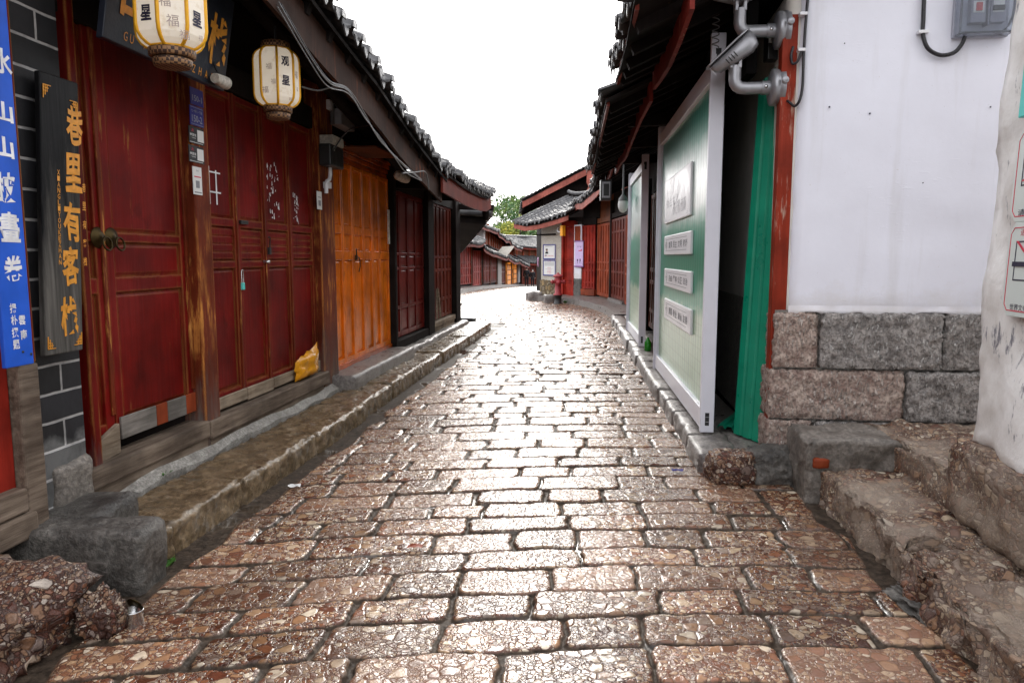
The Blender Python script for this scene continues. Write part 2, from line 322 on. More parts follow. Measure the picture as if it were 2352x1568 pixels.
def limewash():
    n = NT('white_limewash'); v = n.noise(2.2, 6, .6); f = n.noise(1, 5, .6, n.mapping((9, 9, 30)))
    c = n.mix(n.ramp(v, [(.3, 0.0), (.75, 1.0)]), (.84, .845, .92), (.79, .79, .86)); c = n.mix(n.ramp(n.noise(60, 3), [(.70, 0.0), (.76, .5)]), c, (.55, .52, .5)); z = n.math('ADD', n.sep()[2], n.math('MULTIPLY', n.math('SUBTRACT', n.noise(4, 6, .7), .5), .5)); c = n.mix(n.ramp(z, [(.78, .45), (1.05, 0.0)]), c, (.56, .50, .42)); c = n.mix(n.math('MULTIPLY', n.ramp(n.noise(1, 5, .65, n.mapping((5, 5, .5))), [(.54, 0.0), (.7, 1.0)]), .22), c, (.50, .47, .44))
    h = n.math('ADD', n.noise(5, 6, .6), n.math('MULTIPLY', n.ramp(f, [(.58, 0.0), (.66, .5)]), n.math('MULTIPLY', n.ramp(n.noise(1.3, 3), [(.5, 0.0), (.62, 1.0)]), .6))); return n.done(c, .75, n.bump(h, .006, .5), .3)
M['lime'] = limewash()
def oldlime():
    n = NT('flaking_limewash'); v = n.noise(3, 6, .65); c = n.ramp(v, [(.3, (.62, .59, .55)), (.6, (.86, .85, .83))])
    c = n.mix(n.ramp(n.noise(1, 6, .7, n.mapping((9, 9, 3))), [(.60, 0.0), (.66, .85)]), c, (.12, .115, .15)); c = n.mix(n.ramp(n.noise(4, 5), [(.6, 0.0), (.78, .4)]), c, (.50, .43, .36))
    return n.done(c, .85, n.bump(v, .02, .8), .3)
M['oldlime'] = oldlime()
M['cream'] = stone('cream_plaster', (.55, .50, .42), (.72, .68, .6), 3, .8, .006, 30)
def bricks(name, a, b, mort, bw=.24, bh=.095, msz=.008, low=None, edge=.0):
    n = NT(name); n2 = n.node('ShaderNodeTexBrick'); x = n.sep(); cb = n.node('ShaderNodeCombineXYZ'); n.put(cb.inputs[0], x[0]); n.put(cb.inputs[1], x[2])
    v = n.vadd(cb.outputs[0], n.noise(6, 3, out=1), .012); n.put(n2.inputs['Vector'], v); n2.inputs['Scale'].default_value = 1; n2.inputs['Brick Width'].default_value = bw
    n2.inputs['Row Height'].default_value = bh; n2.inputs['Mortar Size'].default_value = msz; n2.inputs['Mortar Smooth'].default_value = .3; n2.inputs['Bias'].default_value = 0
    n.put(n2.inputs['Color1'], a); n.put(n2.inputs['Color2'], b); n.put(n2.inputs['Mortar'], mort); c = n2.outputs[0]; v2 = n.noise(9, 6, .65)
    if low:
        z = n.math('ADD', x[2], n.math('MULTIPLY', n.math('SUBTRACT', v2, .5), .15)); lm = n.ramp(n.math('DIVIDE', z, low), [(.92, 1.0), (1.05, 0.0)])
        c = n.mix(n.math('MULTIPLY', lm, .8), c, n.mix(n2.outputs[1], (.17, .17, .165), (.62, .61, .6)))
    c = n.mix(n.ramp(v2, [(.45, 0.0), (.7, .5)]), c, tuple(t * .5 for t in a))
    return n.done(c, .6, n.bump(n.math('SUBTRACT', n.math('MULTIPLY', v2, .4), n.math('MULTIPLY', n2.outputs[1], .5)), .01, .8), .4)
M['blackbrick'] = bricks('black_painted_brick', (.009, .009, .010), (.022, .022, .026), (.34, .33, .32), .34, .14, .008, low=.62)
M['greybrick'] = bricks('old_grey_brick', (.10, .085, .075), (.19, .16, .14), (.28, .25, .23), .24, .08, .01)
M['rubble'] = conglom('rubble_stone_wall', (1.1, 1.05, .9), 5, (.6, .85), matrix=(.1, .075, .05), bmp=.04, pal=[(0, (.22, .15, .08)), (.3, (.38, .27, .14)), (.6, (.30, .25, .2)), (.8, (.45, .38, .28))])
def metal(name, col, rough): return plain(name, col, rough, 1.0, .15, 20, .0006)
M['alu'] = plain('cast_aluminium_paint', (.36, .36, .38), .38, .55, .12, 30, .0008); M['steel'] = metal('bright_steel', (.6, .6, .6), .25)
M['brass'] = metal('old_brass', (.06, .042, .018), .45); M['iron'] = plain('black_iron', (.02, .02, .02), .45)
M['white'] = plain('white_enamel', (.78, .78, .80), .35, 0, .06, 4, .0005); M['pvcframe'] = plain('white_aluminium_frame', (.74, .74, .81), .38, 0, .08, 3, .0004)
M['paper'] = plain('white_paper', (.74, .74, .72), .6, 0, .06, 6, .0003); M['black'] = plain('black_plastic', (.012, .012, .014), .4); M['cable'] = plain('black_cable', (.012, .01, .014), .35)
M['greycable'] = plain('grey_cable', (.15, .15, .15), .5); M['gold'] = plain('orange_gold_lettering', (.72, .30, .03), .45, 0, .3, 30); M['whitelet'] = plain('white_lettering', (.82, .82, .84), .5)
M['ink'] = plain('dark_ink', (.015, .012, .04), .6); M['blueboard'] = plain('blue_painted_board', (.008, .10, .62), .45, 0, .25, 5, .001)
M['blackboard'] = painted('black_lacquer_board', (.010, .010, .011), (.11, .10, .09), (.15, .14, .125), amount=.5, low=.9, rough=.42, edge=False)
M['navy'] = plain('navy_sign', (.012, .016, .028), .45); M['plateblue'] = plain('blue_enamel_plate', (.018, .018, .20), .35); M['greyletter'] = plain('grey_lettering', (.35, .35, .38), .5)
M['green'] = plain('green_corrugated_sheet', (.005, .26, .15), .34, 0, .2, 5, .001); M['greenplastic'] = plain('bright_green_plastic', (.015, .25, .015), .25)
M['yellowbag'] = plain('yellow_plastic_bag', (.72, .30, .008), .25, 0, .3, 9, .006); M['redplastic'] = plain('red_plastic', (.5, .02, .02), .3)
M['hydrant'] = plain('faded_red_hydrant', (.34, .035, .04), .45, 0, .25, 12, .003); M['yellow'] = plain('yellow_sign_box', (.85, .36, .01), .4, 0, .05); M['teal'] = plain('teal_sign', (.10, .62, .56), .4, 0, .05)
M['notice'] = plain('pale_green_notice', (.66, .72, .68), .35, 0, .04, 3, .0003); M['redink'] = plain('red_ink', (.62, .02, .06), .5, 0, .1); M['navyframe'] = plain('navy_frame', (.02, .02, .22), .4); M['lilac'] = plain('lilac_poster', (.62, .48, .74), .5, 0, .1)
M['greyink'] = plain('grey_ink', (.25, .25, .27), .6); M['purpleframe'] = plain('purple_frame', (.25, .10, .3), .5); M['pink'] = plain('pink_sign', (.75, .42, .68), .5)
M['skin'] = plain('skin', (.45, .27, .2), .5); M['coat'] = plain('black_cloth', (.008, .008, .012), .85); M['hair'] = plain('black_hair', (.012, .01, .01), .6)
def greenery(name, a, b):
    n = NT(name); i = n.noise(1.1, 3); return n.done(n.mix(n.ramp(i, [(.38, 0.0), (.62, 1.0)]), a, b), .6, None, .3)
M['grass'] = greenery('weed_leaves', (.02, .09, .01), (.07, .2, .02)); M['leafA'] = greenery('tree_leaves', (.07, .17, .075), (.20, .27, .07)); M['leafB'] = greenery('yellowing_leaves', (.16, .24, .05), (.45, .40, .06)); M['bark'] = plain('tree_bark', (.06, .045, .035), .9, 0, .4, 12, .02)
def glow(name, col, st):
    n = NT(name); v = n.noise(6, 3); return n.done(n.mix(v, (.3, .1, .02), (.6, .3, .08)), .5, **{'Emission Color': n.mix(n.ramp(n.noise(2.4, 2), [(.42, 0.0), (.58, 1.0)]), col, tuple(x * .25 for x in col)), 'Emission Strength': st})
M['shopglow'] = glow('lit_shop_display', (1, .30, .03), .34)
def lanternpaper():
    n = NT('lantern_paper'); v = n.noise(14, 5, .65); z = n.noise(3, 4); c = n.mix(n.ramp(v, [(.55, 0.0), (.75, .55)]), (.84, .80, .72), (.45, .33, .16))
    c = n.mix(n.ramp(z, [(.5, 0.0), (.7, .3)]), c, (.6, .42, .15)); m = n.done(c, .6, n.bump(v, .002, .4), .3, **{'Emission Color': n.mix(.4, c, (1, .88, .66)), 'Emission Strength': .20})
    tr = n.node('ShaderNodeBsdfTranslucent'); n.put(tr.inputs[0], c); ms = n.node('ShaderNodeMixShader'); ms.inputs[0].default_value = .35
    out = n.t.nodes['Material Output']; n.t.links.new(n.b.outputs[0], ms.inputs[1]); n.t.links.new(tr.outputs[0], ms.inputs[2]); n.t.links.new(ms.outputs[0], out.inputs[0]); return m
M['lantern'] = lanternpaper(); M['ribyellow'] = plain('yellow_lantern_rib', (.85, .42, .005), .5, 0, .15); M['seal'] = plain('faded_seal_ink', (.42, .33, .30), .6); M['sealyel'] = plain('yellow_seal_ink', (.42, .30, .08), .6)
def braid():
    n = NT('brown_lantern_braid'); x = n.sep(); a = n.node('ShaderNodeTexChecker'); n.put(a.inputs['Vector'], n.mapping((1, 1, 1), rot=(0, 0, R(45)))); a.inputs['Scale'].default_value = 60
    n.put(a.inputs[1], (.30, .16, .07)); n.put(a.inputs[2], (.045, .02, .012)); return n.done(a.outputs[0], .6)
M['braid'] = braid()
def bandpanel():
    n = NT('banded_fluted_panel'); x = n.sep(); z = n.math('DIVIDE', x[2], 2.6)
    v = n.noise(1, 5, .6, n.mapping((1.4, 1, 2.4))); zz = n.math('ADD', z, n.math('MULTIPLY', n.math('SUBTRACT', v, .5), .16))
    c = n.ramp(zz, [(.02, (.34, .50, .32)), (.32, (.42, .55, .38)), (.36, (.010, .28, .15)), (.52, (.006, .25, .13)), (.62, (.05, .34, .21)), (.69, (.75, .79, .74)), (.84, (.62, .74, .70)), (.91, (.06, .34, .24)), (1, (.03, .27, .19))])  # colour bands by height: pale foot, green, white band, green top
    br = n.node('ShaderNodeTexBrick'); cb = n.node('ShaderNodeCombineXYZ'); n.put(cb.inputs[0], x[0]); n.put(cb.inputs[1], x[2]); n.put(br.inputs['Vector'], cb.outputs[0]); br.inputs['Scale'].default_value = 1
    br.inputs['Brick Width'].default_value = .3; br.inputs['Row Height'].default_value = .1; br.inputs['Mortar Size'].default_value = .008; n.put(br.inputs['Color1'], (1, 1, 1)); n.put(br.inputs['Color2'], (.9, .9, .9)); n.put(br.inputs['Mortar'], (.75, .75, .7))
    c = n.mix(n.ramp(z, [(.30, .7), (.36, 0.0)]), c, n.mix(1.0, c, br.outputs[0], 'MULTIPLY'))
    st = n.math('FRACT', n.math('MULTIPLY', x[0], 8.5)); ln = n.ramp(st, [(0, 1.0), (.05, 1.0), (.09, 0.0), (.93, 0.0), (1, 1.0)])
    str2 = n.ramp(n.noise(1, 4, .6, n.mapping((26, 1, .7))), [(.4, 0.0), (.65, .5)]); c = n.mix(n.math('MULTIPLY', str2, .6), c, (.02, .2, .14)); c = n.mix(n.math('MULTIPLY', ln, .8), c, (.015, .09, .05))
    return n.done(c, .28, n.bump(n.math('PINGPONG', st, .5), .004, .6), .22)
M['panel'] = bandpanel()
# ------------------------------------------------------------------ frames of the facades
L = Frame(-2.72, 0, R(90 - 6.3)); RF = Frame(.99, 0, R(270 - 4.84)); WF = Frame(1.91, 5.0, R(-7)); NF = Frame(2.27, 3.55, R(270 - 10))
def zg(y): return -.00053 * np.clip(np.asarray(y, float) - 18, 0, None) ** 2
def rock(mb, x0, x1, y0, y1, z0, z1, res=.05, amp=.012, chip=.02, seed=1, fr=9.0, smooth=True, open_bottom=True):
    nx, ny, nz = (max(2, int(round(d / res))) for d in (x1 - x0, y1 - y0, z1 - z0)); idx = {}; vs = []; fs = []
    def vid(i, j, k):
        if (i, j, k) not in idx: idx[(i, j, k)] = len(vs); vs.append((i, j, k))
        return idx[(i, j, k)]
    for i in range(nx):
        for j in range(ny):
            fs.append([vid(i, j, nz), vid(i + 1, j, nz), vid(i + 1, j + 1, nz), vid(i, j + 1, nz)])
            if not open_bottom: fs.append([vid(i, j + 1, 0), vid(i + 1, j + 1, 0), vid(i + 1, j, 0), vid(i, j, 0)])
    for i in range(nx):
        for k in range(nz):
            fs.append([vid(i, 0, k), vid(i + 1, 0, k), vid(i + 1, 0, k + 1), vid(i, 0, k + 1)]); fs.append([vid(i + 1, ny, k), vid(i, ny, k), vid(i, ny, k + 1), vid(i + 1, ny, k + 1)])
    for j in range(ny):
        for k in range(nz):
            fs.append([vid(0, j + 1, k), vid(0, j, k), vid(0, j, k + 1), vid(0, j + 1, k + 1)]); fs.append([vid(nx, j, k), vid(nx, j + 1, k), vid(nx, j + 1, k + 1), vid(nx, j, k + 1)])
    a = np.array(vs, float); n = np.array([nx, ny, nz]); lo = np.array([x0, y0, z0]); hi = np.array([x1, y1, z1]); p = lo + a / n * (hi - lo)
    c = (lo + hi) / 2; ext = ((a == 0).astype(float) + (a == n).astype(float)); cnt = ext.sum(1)
    d = np.stack([fbm(p[:, 0] * fr, p[:, 1] * fr, p[:, 2] * fr, seed + q * 11) for q in range(3)], 1) * amp
    sgn = np.where(a == 0, -1, np.where(a == n, 1, 0)); ch = chip * (.35 + np.abs(fbm(p[:, 0] * 5, p[:, 1] * 5, p[:, 2] * 5, seed + 77)))
    d = d - sgn * (ch * (cnt >= 2))[:, None]; d[:, 2] = np.where(a[:, 2] == 0, 0, d[:, 2]); p = p + d
    return mb.add(p, fs, smooth)
def boulder(mb, c, r, amp=.12, seed=1, box=.6, n=72, fr=2.2):
    vs = []; fs = []; m = n // 2
    for i in range(m + 1):
        for k in range(n):
            th, ph = math.pi * i / m, 2 * math.pi * k / n; vs.append((math.sin(th) * math.cos(ph), math.sin(th) * math.sin(ph), math.cos(th)))
    for i in range(m):
        for k in range(n): fs.append((i * n + k, (i + 1) * n + k, (i + 1) * n + (k + 1) % n, i * n + (k + 1) % n))
    v = np.array(vs); e = v / np.maximum(np.abs(v).max(1, keepdims=True), 1e-6); v = v * (1 - box) + e * box
    d = 1 + amp * fbm(v[:, 0] * fr, v[:, 1] * fr, v[:, 2] * fr, seed, 4) + amp * .45 * fbm(v[:, 0] * 8, v[:, 1] * 8, v[:, 2] * 8, seed + 5, 4)
    return mb.add(np.array(c) + v * d[:, None] * np.array(r), fs, True)
# ------------------------------------------------------------------ street of wet stones
_rows = [1.4]
while _rows[-1] < 80: _rows.append(_rows[-1] + rnd(.22, .30))
_rows = np.array(_rows); _cols = []
for _i in range(len(_rows)):
    e = [-6 + rnd(0, .5)]
    while e[-1] < 8: e.append(e[-1] + rnd(.30, .60))
    _cols.append(np.array(e))
def stonefield(X, Y):
    wx = .015 * fbm(X * 4, Y * 4, X * 0, 3) + .007 * vnoise(X * 17, Y * 17, 0, 5) + .004 * vnoise(X * 45, Y * 45, 0, 15); wy = .013 * fbm(X * 3.1, Y * 3.1, X * 0 + 7, 4) + .007 * vnoise(X * 17, Y * 17, 3, 6) + .004 * vnoise(X * 45, Y * 45, 3, 16)
    rr = Y - .06 * X + .035 * (X - .2) ** 2 + wy; xx = X - .085 * (Y - 3) + wx
    row = np.clip(np.searchsorted(_rows, rr) - 1, 0, len(_rows) - 2); h = np.zeros_like(X); jt = np.zeros_like(X); st = np.zeros_like(X)
    for i in np.unique(row):
        m = row == i; e = _cols[i]; x = xx[m]; c = np.clip(np.searchsorted(e, x) - 1, 0, len(e) - 2)
        gap = .002 + .0065 * np.clip((rr[m] - 6) / 5, 0, 1) + .010 * hsh(c, c * 0 + int(i), c * 0, 9); cr = .035
        hx = (e[c + 1] - e[c]) / 2 - gap * 1.2; hy = (_rows[i + 1] - _rows[i]) / 2 - gap * .8
        qx = np.abs(x - (e[c] + e[c + 1]) / 2) - (hx - cr); qy = np.abs(rr[m] - (_rows[i] + _rows[i + 1]) / 2) - (hy - cr)
        sdf = np.hypot(np.maximum(qx, 0), np.maximum(qy, 0)) + np.minimum(np.maximum(qx, qy), 0) - cr
        t = np.clip(-sdf / .017, 0, 1); prof = np.sqrt(np.clip(1 - (1 - t) ** 2, 0, 1))
        k = hsh(c, c * 0 + int(i), c * 0 + 2, 21); k2 = hsh(c, c * 0 + int(i), c * 0 + 5, 33); k3 = hsh(c, c * 0 + int(i), c * 0 + 8, 35)
        top = (k - .5) * .012 + (k2 - .5) * .03 * (x - (e[c] + e[c + 1]) / 2) + (k3 - .5) * .045 * (rr[m] - (_rows[i] + _rows[i + 1]) / 2)
        h[m] = -.019 + prof * (.019 + top); jt[m] = np.clip(1 + sdf / .012, 0, 1); st[m] = k
    h += .0016 * fbm(X * 30, Y * 30, 0 * X, 12) * (1 - jt) + .003 * fbm(X * 5, Y * 5, 0 * X, 14)
    l = X - (-2.14 + .1104 * Y); gut = np.clip((.19 + .06 * vnoise(X * 3, Y * 3, 0, 41) - l) / .03, 0, 1) * (Y < 16.5)
    rt = np.clip((X - (1.45 + .0846 * Y) + .06 * vnoise(X * 4, Y * 4, 0, 43)) / .03, 0, 1) * (Y < 4.9)
    mud = np.maximum(gut, rt); h = h * (1 - mud) + mud * np.where(gut > rt, -.03 + .006 * fbm(X * 9, Y * 9, 0 * X, 51), -.015 + .012 * fbm(X * 6, Y * 6, 0 * X, 52)); jt = np.maximum(jt, mud)
    return np.maximum(h, -.017 - .002 * (l < .12)) + zg(Y), jt, st
def sheet(name, x0, x1, y0, y1, dx, dy):
    xs = np.linspace(x0, x1, int((x1 - x0) / dx) + 1); ys = np.linspace(y0, y1, int((y1 - y0) / dy) + 1); X, Y = np.meshgrid(xs, ys); sh = X.shape
    X, Y = X.ravel(), Y.ravel(); h, jt, st = stonefield(X, Y); nx, ny = sh[1], sh[0]
    i = (np.arange(ny - 1)[:, None] * nx + np.arange(nx - 1)[None, :]).ravel(); F = np.stack([i, i + 1, i + nx + 1, i + nx], 1).astype(np.int32)
    me = bpy.data.meshes.new(name); me.vertices.add(len(X)); me.vertices.foreach_set('co', np.stack([X, Y, h], 1).ravel().astype(np.float32))
    me.loops.add(F.size); me.loops.foreach_set('vertex_index', F.ravel()); me.polygons.add(len(F)); me.polygons.foreach_set('loop_start', np.arange(0, F.size, 4, dtype=np.int32))
    me.update(calc_edges=True); me.polygons.foreach_set('use_smooth', np.ones(len(F), bool))
    for nm, a in (('joint', jt), ('stone', st)): me.attributes.new(nm, 'FLOAT', 'POINT').data.foreach_set('value', a.astype(np.float32))
    me.materials.append(M['street']); o = bpy.data.objects.new(name, me); COL.objects.link(o); return tag(o, None, None, None, 'structure')
sheet('street', -2.3, 2.1, 2.1, 5.2, .0075, .0075)
sheet('street', -2.0, 2.2, 5.2, 10.5, .012, .014)
sheet('street', -1.6, 3.0, 10.5, 24, .018, .018)
sheet('street', -5, 7, 24, 75, .07, .08)
sheet('street', -4, 4.0, -6, 2.1, .05, .05)
struct('ground', MB().add([(-900, -900, -3.4), (900, -900, -3.4), (900, 900, -3.4), (-900, 900, -3.4)], [(0, 1, 2, 3)]), M['earth'])
# street bed under the buildings, stepping down with the street
_b = MB(); _ys = [-30, 18, 26, 34, 44, 54, 66, 80]
for a, b in zip(_ys[:-1], _ys[1:]):
    za, zb = float(zg(a)) - .06, float(zg(b)) - .06
    _b.add([(-30, a, za), (30, a, za), (30, b, zb), (-30, b, zb)], [(0, 1, 2, 3)])
struct('terrain', _b, M['earth'])
# ------------------------------------------------------------------ kerbs, pavement, steps
kb = MB(); kx = [3.30]
for px, py in ((385, 1205), (552, 1100), (720, 995), (832, 925)): kx.append(L.hit(px, py, -.577)[0])
while kx[-1] < 15.2: kx.append(kx[-1] + rnd(.9, 1.7))
for i in range(len(kx) - 1):
    a, b = kx[i] + .006, kx[i + 1] - .006; far = kx[i] > 9.3
    rock(kb, a, b, -.60 + rnd(-.015, .02), -.15 + (.06 if far else 0), -.1, .148 + rnd(-.012, .012), .020 if a < 8 else .05, .011, .017, i + 3, 16)
struct('kerb', kb, M['slab'], L)
pv = MB(); xs = np.linspace(3.2, 15, 60)
for a, b in zip(xs[:-1], xs[1:]):
    za, zb = (.15 + .02 * float(vnoise(t * 3, 0, 0, 5)) for t in (a, b)); ya, yb = (-.118 + .022 * float(vnoise(t * 5, 1, 0, 6)) for t in (a, b))
    pv.add([(a, ya, za), (b, yb, zb), (b, -.05, zb + .05), (a, -.05, za + .05)], [(0, 1, 2, 3)], True); pv.add([(a, ya, -.05), (b, yb, -.05), (b, yb, zb), (a, ya, za)], [(0, 1, 2, 3)], True)
struct('pavement', pv, M['mortar'], L)
pv = MB(); rock(pv, 7.42, 9.95, -.30, .05, .1, .285, .05, .008, .02, 41); rock(pv, 9.95, 15.0, -.20, .1, .1, .22, .06, .012, .02, 42)
struct('pavement', pv, M['slabgrey'], L)
kb = MB(); x = -4.95; i = 0
while x > -17.2:
    w = rnd(.45, .95); rock(kb, x - w + .008, x - .008, -.105 + rnd(-.02, .02), .20, -.1, .145 + rnd(-.012, .014), .035 if x > -10 else .07, .009, .018, 60 + i, 12); x -= w; i += 1
struct('kerb', kb, M['slabgrey'], RF)
pv = MB(); rock(pv, -17.2, -4.85, .19, 1.3, -.1, .135, .12, .008, .01, 9); struct('pavement', pv, M['slabgrey'], RF)
# the right pavement bends left in front of the far houses
kp = [(2.42, 17.0), (2.46, 19.2), (2.36, 21.2), (2.12, 22.8), (1.78, 24.0), (1.45, 24.7), (1.15, 25.3), (.80, 25.9), (.68, 27.2), (.7, 30)]
ki = [(3.6, 17.0), (3.6, 19.2), (3.6, 22.2), (3.2, 24.8), (2.6, 25.8), (2.2, 26.2), (1.8, 26.8), (1.5, 27.2), (1.3, 28.2), (1.3, 30)]
kb = MB()
for k in range(len(kp) - 1):
    n = 5
    for q in range(n):
        t0, t1 = q / n, (q + 1) / n; mixp = lambda P, t: np.array(P[k]) * (1 - t) + np.array(P[k + 1]) * t
        o0, o1, i0, i1 = mixp(kp, t0), mixp(kp, t1), mixp(ki, t0), mixp(ki, t1); j0, j1 = (.03 * float(vnoise((k + t) * 2.3, 0, 0, 8)) for t in (t0, t1)); o0 = o0 + j0; o1 = o1 + j1
        z0, z1 = float(zg(o0[1])) + .17 + j0 * .6, float(zg(o1[1])) + .17 + j1 * .6
        kb.add([(*o0, z0), (*i0, z0 + .03), (*i1, z1 + .03), (*o1, z1)], [(0, 1, 2, 3)], True); kb.add([(o0[0] - .02, o0[1], z0 - .4), (*o0, z0), (*o1, z1), (o1[0] - .02, o1[1], z1 - .4)], [(0, 1, 2, 3)], True)
struct('pavement', kb, M['slabgrey'])
kp = [(-.75, 15.8), (-1.25, 17.5), (-1.85, 21), (-2.1, 25), (-2.25, 30), (-2.1, 35), (-1.6, 40), (-.45, 47), (.3, 52.5), (.85, 58.2), (1.25, 60.2), (5, 65.4)]
kb = MB()
for k in range(len(kp) - 1):
    for q in range(6):
        o0, o1 = (np.array(kp[k]) * (1 - t) + np.array(kp[k + 1]) * t for t in (q / 6, (q + 1) / 6)); j0, j1 = (.05 * float(vnoise((k + t) * 3, 0, 0, 18)) for t in (q / 6, (q + 1) / 6)); o0 = o0 + j0; o1 = o1 + j1
        z0, z1 = float(zg(o0[1])) + .17, float(zg(o1[1])) + .17
        kb.add([(*o0, z0), (*o1, z1), (o1[0] - 3.2, o1[1] + .8, z1 + .03), (o0[0] - 3.2, o0[1] + .8, z0 + .03)], [(0, 1, 2, 3)], True); kb.add([(*o0, z0 - .4), (*o1, z1 - .4), (*o1, z1), (*o0, z0)], [(0, 1, 2, 3)], True)
struct('pavement', kb, M['slabgrey'])
# stepped stone in the recess by the white wall
t = thing('stone_steps', 'muddy stone steps climbing to the white wall in the recess on the right', 'steps', RF, (-3.6, .9, 0))
m = MB(); rock(m, -4.42, -3.25, .545, 1.05, -.1, .20, .022, .026, .035, 5, 11); rock(m, -3.24, -2.0, .50, 1.1, -.1, .19, .022, .034, .045, 6, 10); m.build('lower_step', M['congsteps'], t)
m = MB(); rock(m, -4.86, -4.40, .46, 1.02, -.1, .39, .02, .016, .02, 7, 11); m.build('upper_step_end', M['steprock'], t)
m = MB(); rock(m, -4.95, -2.0, .97, 2.6, -.1, .385, .028, .026, .035, 8, 9); m.build('upper_step', M['congsteps'], t)
m = MB(); boulder(m, (-4.395, .535, .245), (.022, .05, .032), .12, 3, .7, 20); m.build('red_brick', M['rust'], t)
def stone_thing(lbl, c, r, mat='boulder', seed=1, amp=.16, box=.6, name='boulder', grp=None, F=G0):
    m = MB(); boulder(m, c, r, amp, seed, box); return solo(name, m, M[mat], lbl, 'stone', F, (c[0], c[1], 0), grp)
stone_thing('large red and white conglomerate boulder in front of the grey concrete block', (-2.20, 2.60, .08), (.42, .28, .19), seed=4, amp=.17, box=.66)
stone_thing('small broken rock beside the large conglomerate boulder', (-1.66, 2.78, .06), (.075, .07, .09), seed=9, amp=.3, box=.3, name='rock')
stone_thing('brown rounded boulder at the end of the kerb by the green sheet', *[(1.475, 4.78, .085), (.155, .13, .125)], seed=13, amp=.12, box=.5)
stone_thing('grey lump of stone between the brown boulder and the steps', (1.76, 4.80, .08), (.19, .14, .13), 'concrete', 17, .14, .65)
stone_thing('flat grey stone lying in the mud at the foot of the steps', (1.86, 2.98, .0), (.16, .17, .05), 'concrete', 23, .2, .5, 'rock')
stone_thing('mossy rock under the edge of the lower step nearest the camera', (2.10, 2.75, .03), (.17, .3, .13), 'congsteps', 29, .22, .4, 'rock')
m = MB(); rock(m, -3.6, -1.66, 3.12, 3.36, -.1, .275, .022, .011, .022, 31, 9); rock(m, -3.6, -1.95, 3.3, 3.7, -.1, .28, .04, .014, .02, 32, 8)
solo('concrete_block', m, M['concrete'], 'damp grey concrete doorstep block behind the big boulder', 'doorstep', G0, (-2.4, 3.3, 0))
def tuft(lbl, x, y, z, n, h, F=L):
    m = MB()
    for _ in range(n):
        a = rnd(0, 6.28); l = rnd(.5, 1) * h; w = rnd(.006, .011); dx, dy = math.cos(a), math.sin(a); bx, by = x + rnd(-.05, .05), y + rnd(-.03, .03); sp = rnd(.4, 1.1)
        p = [(bx + dx * sp * l * t, by + dy * sp * l * t, z + l * (t - .45 * t * t)) for t in (0, .5, 1)]
        m.add([(p[0][0] - dy * w * .4, p[0][1] + dx * w * .4, p[0][2]), (p[0][0] + dy * w * .4, p[0][1] - dx * w * .4, p[0][2]), (p[1][0] + dy * w, p[1][1] - dx * w, p[1][2]), (p[1][0] - dy * w, p[1][1] + dx * w, p[1][2]), p[2]], [(0, 1, 2, 3), (3, 2, 4)], True)
    solo('weed', m, M['grass'], lbl, 'weed', F, (x, y, z), 'weeds growing along the kerb')
for lbl, px, py, zz, n, h in (('bushy green weed in the mortar joint under the door sill', 272, 1163, .17, 55, .07), ('low green weed at the near end of the kerb slab', 246, 1200, .16, 50, .05),
                         ('sparse weed between mortar and slab below the long sill', 372, 1092, .16, 24, .045), ('tiny weed in the gutter below the kerb end', 385, 1296, -.02, 24, .05)):
    X, Y = gnd(px, py, zz); tuft(lbl, *L.loc(X, Y), zz, n, h)
X, Y = gnd(308, 1432, 0.0); t = thing('tin_can', 'open empty tin can standing in the gutter by the concrete block', 'can', G0, (X, Y, -.02))
m = MB(); m.lathe((X, Y, -.02), [(.001, .004), (.036, .0), (.038, .004), (.038, .075), (.040, .078), (.040, .082), (.036, .082), (.035, .01), (.001, .008)], 20); m.build('can_body', M['steel'], t)
m = MB(); m.m = Matrix.Translation((X - .01, Y + .03, .068)) @ Matrix.Rotation(R(-62), 4, 'X') @ Matrix.Rotation(R(12), 4, 'Y'); m.lathe((0, 0, 0), [(.001, 0), (.033, 0), (.035, .002), (.033, .003), (.001, .003)], 18); m.build('lid', M['brass'], t)
# ------------------------------------------------------------------ builders shared by the houses
def leaf(P, x0, x1, z0, z1, y, rails, mat, st=.05, fmat=None, boards=(), name='door_leaf', panel=True, bev=.005, label=None, deep=.026):
    m = MB(); m.box(x0 + .004, x1 - .004, y, y + .03, z0, z1)
    f = m
    f.box(x0 + .003, x0 + st, y - deep, y + .002, z0, z1); f.box(x1 - st, x1 - .003, y - deep, y + .002, z0, z1)
    zs = [(z0 + .002, z0 + st * 1.3)] + sorted(rails) + [(z1 - st, z1 - .002)]
    for a, b in zs: f.box(x0 + st - .002, x1 - st + .002, y - deep + .003, y + .002, a, b)
    for (a0, a), (b, b0) in zip(zs[:-1], zs[1:]):
        if panel and b - a > .1:
            c = .028; q = y - .010
            m.add([(x0 + st + .008, y - .001, a + .008), (x1 - st - .008, y - .001, a + .008), (x1 - st - .008, y - .001, b - .008), (x0 + st + .008, y - .001, b - .008), (x0 + st + c, q, a + c), (x1 - st - c, q, a + c), (x1 - st - c, q, b - c), (x0 + st + c, q, b - c)],
                  [(4, 5, 6, 7), (0, 1, 5, 4), (1, 2, 6, 5), (2, 3, 7, 6), (3, 0, 4, 7)])
    for a, b in boards:
        n = 4
        for k in range(n): m.box(x0 + st + .004, x1 - st - .004, y - .014, y + .001, a + (b - a) * k / n + .004, a + (b - a) * (k + 1) / n - .004)
    o = m.build(name, mat, P, bev)
    if label: o['label'] = label
    return o
def bars(P, F, x0, x1, n, z0, z1, y, rails, mat, **k):
    w = (x1 - x0) / n
    return [leaf(P, x0 + i * w, x0 + (i + 1) * w, z0, z1, y, rails, mat, **k) for i in range(n)]
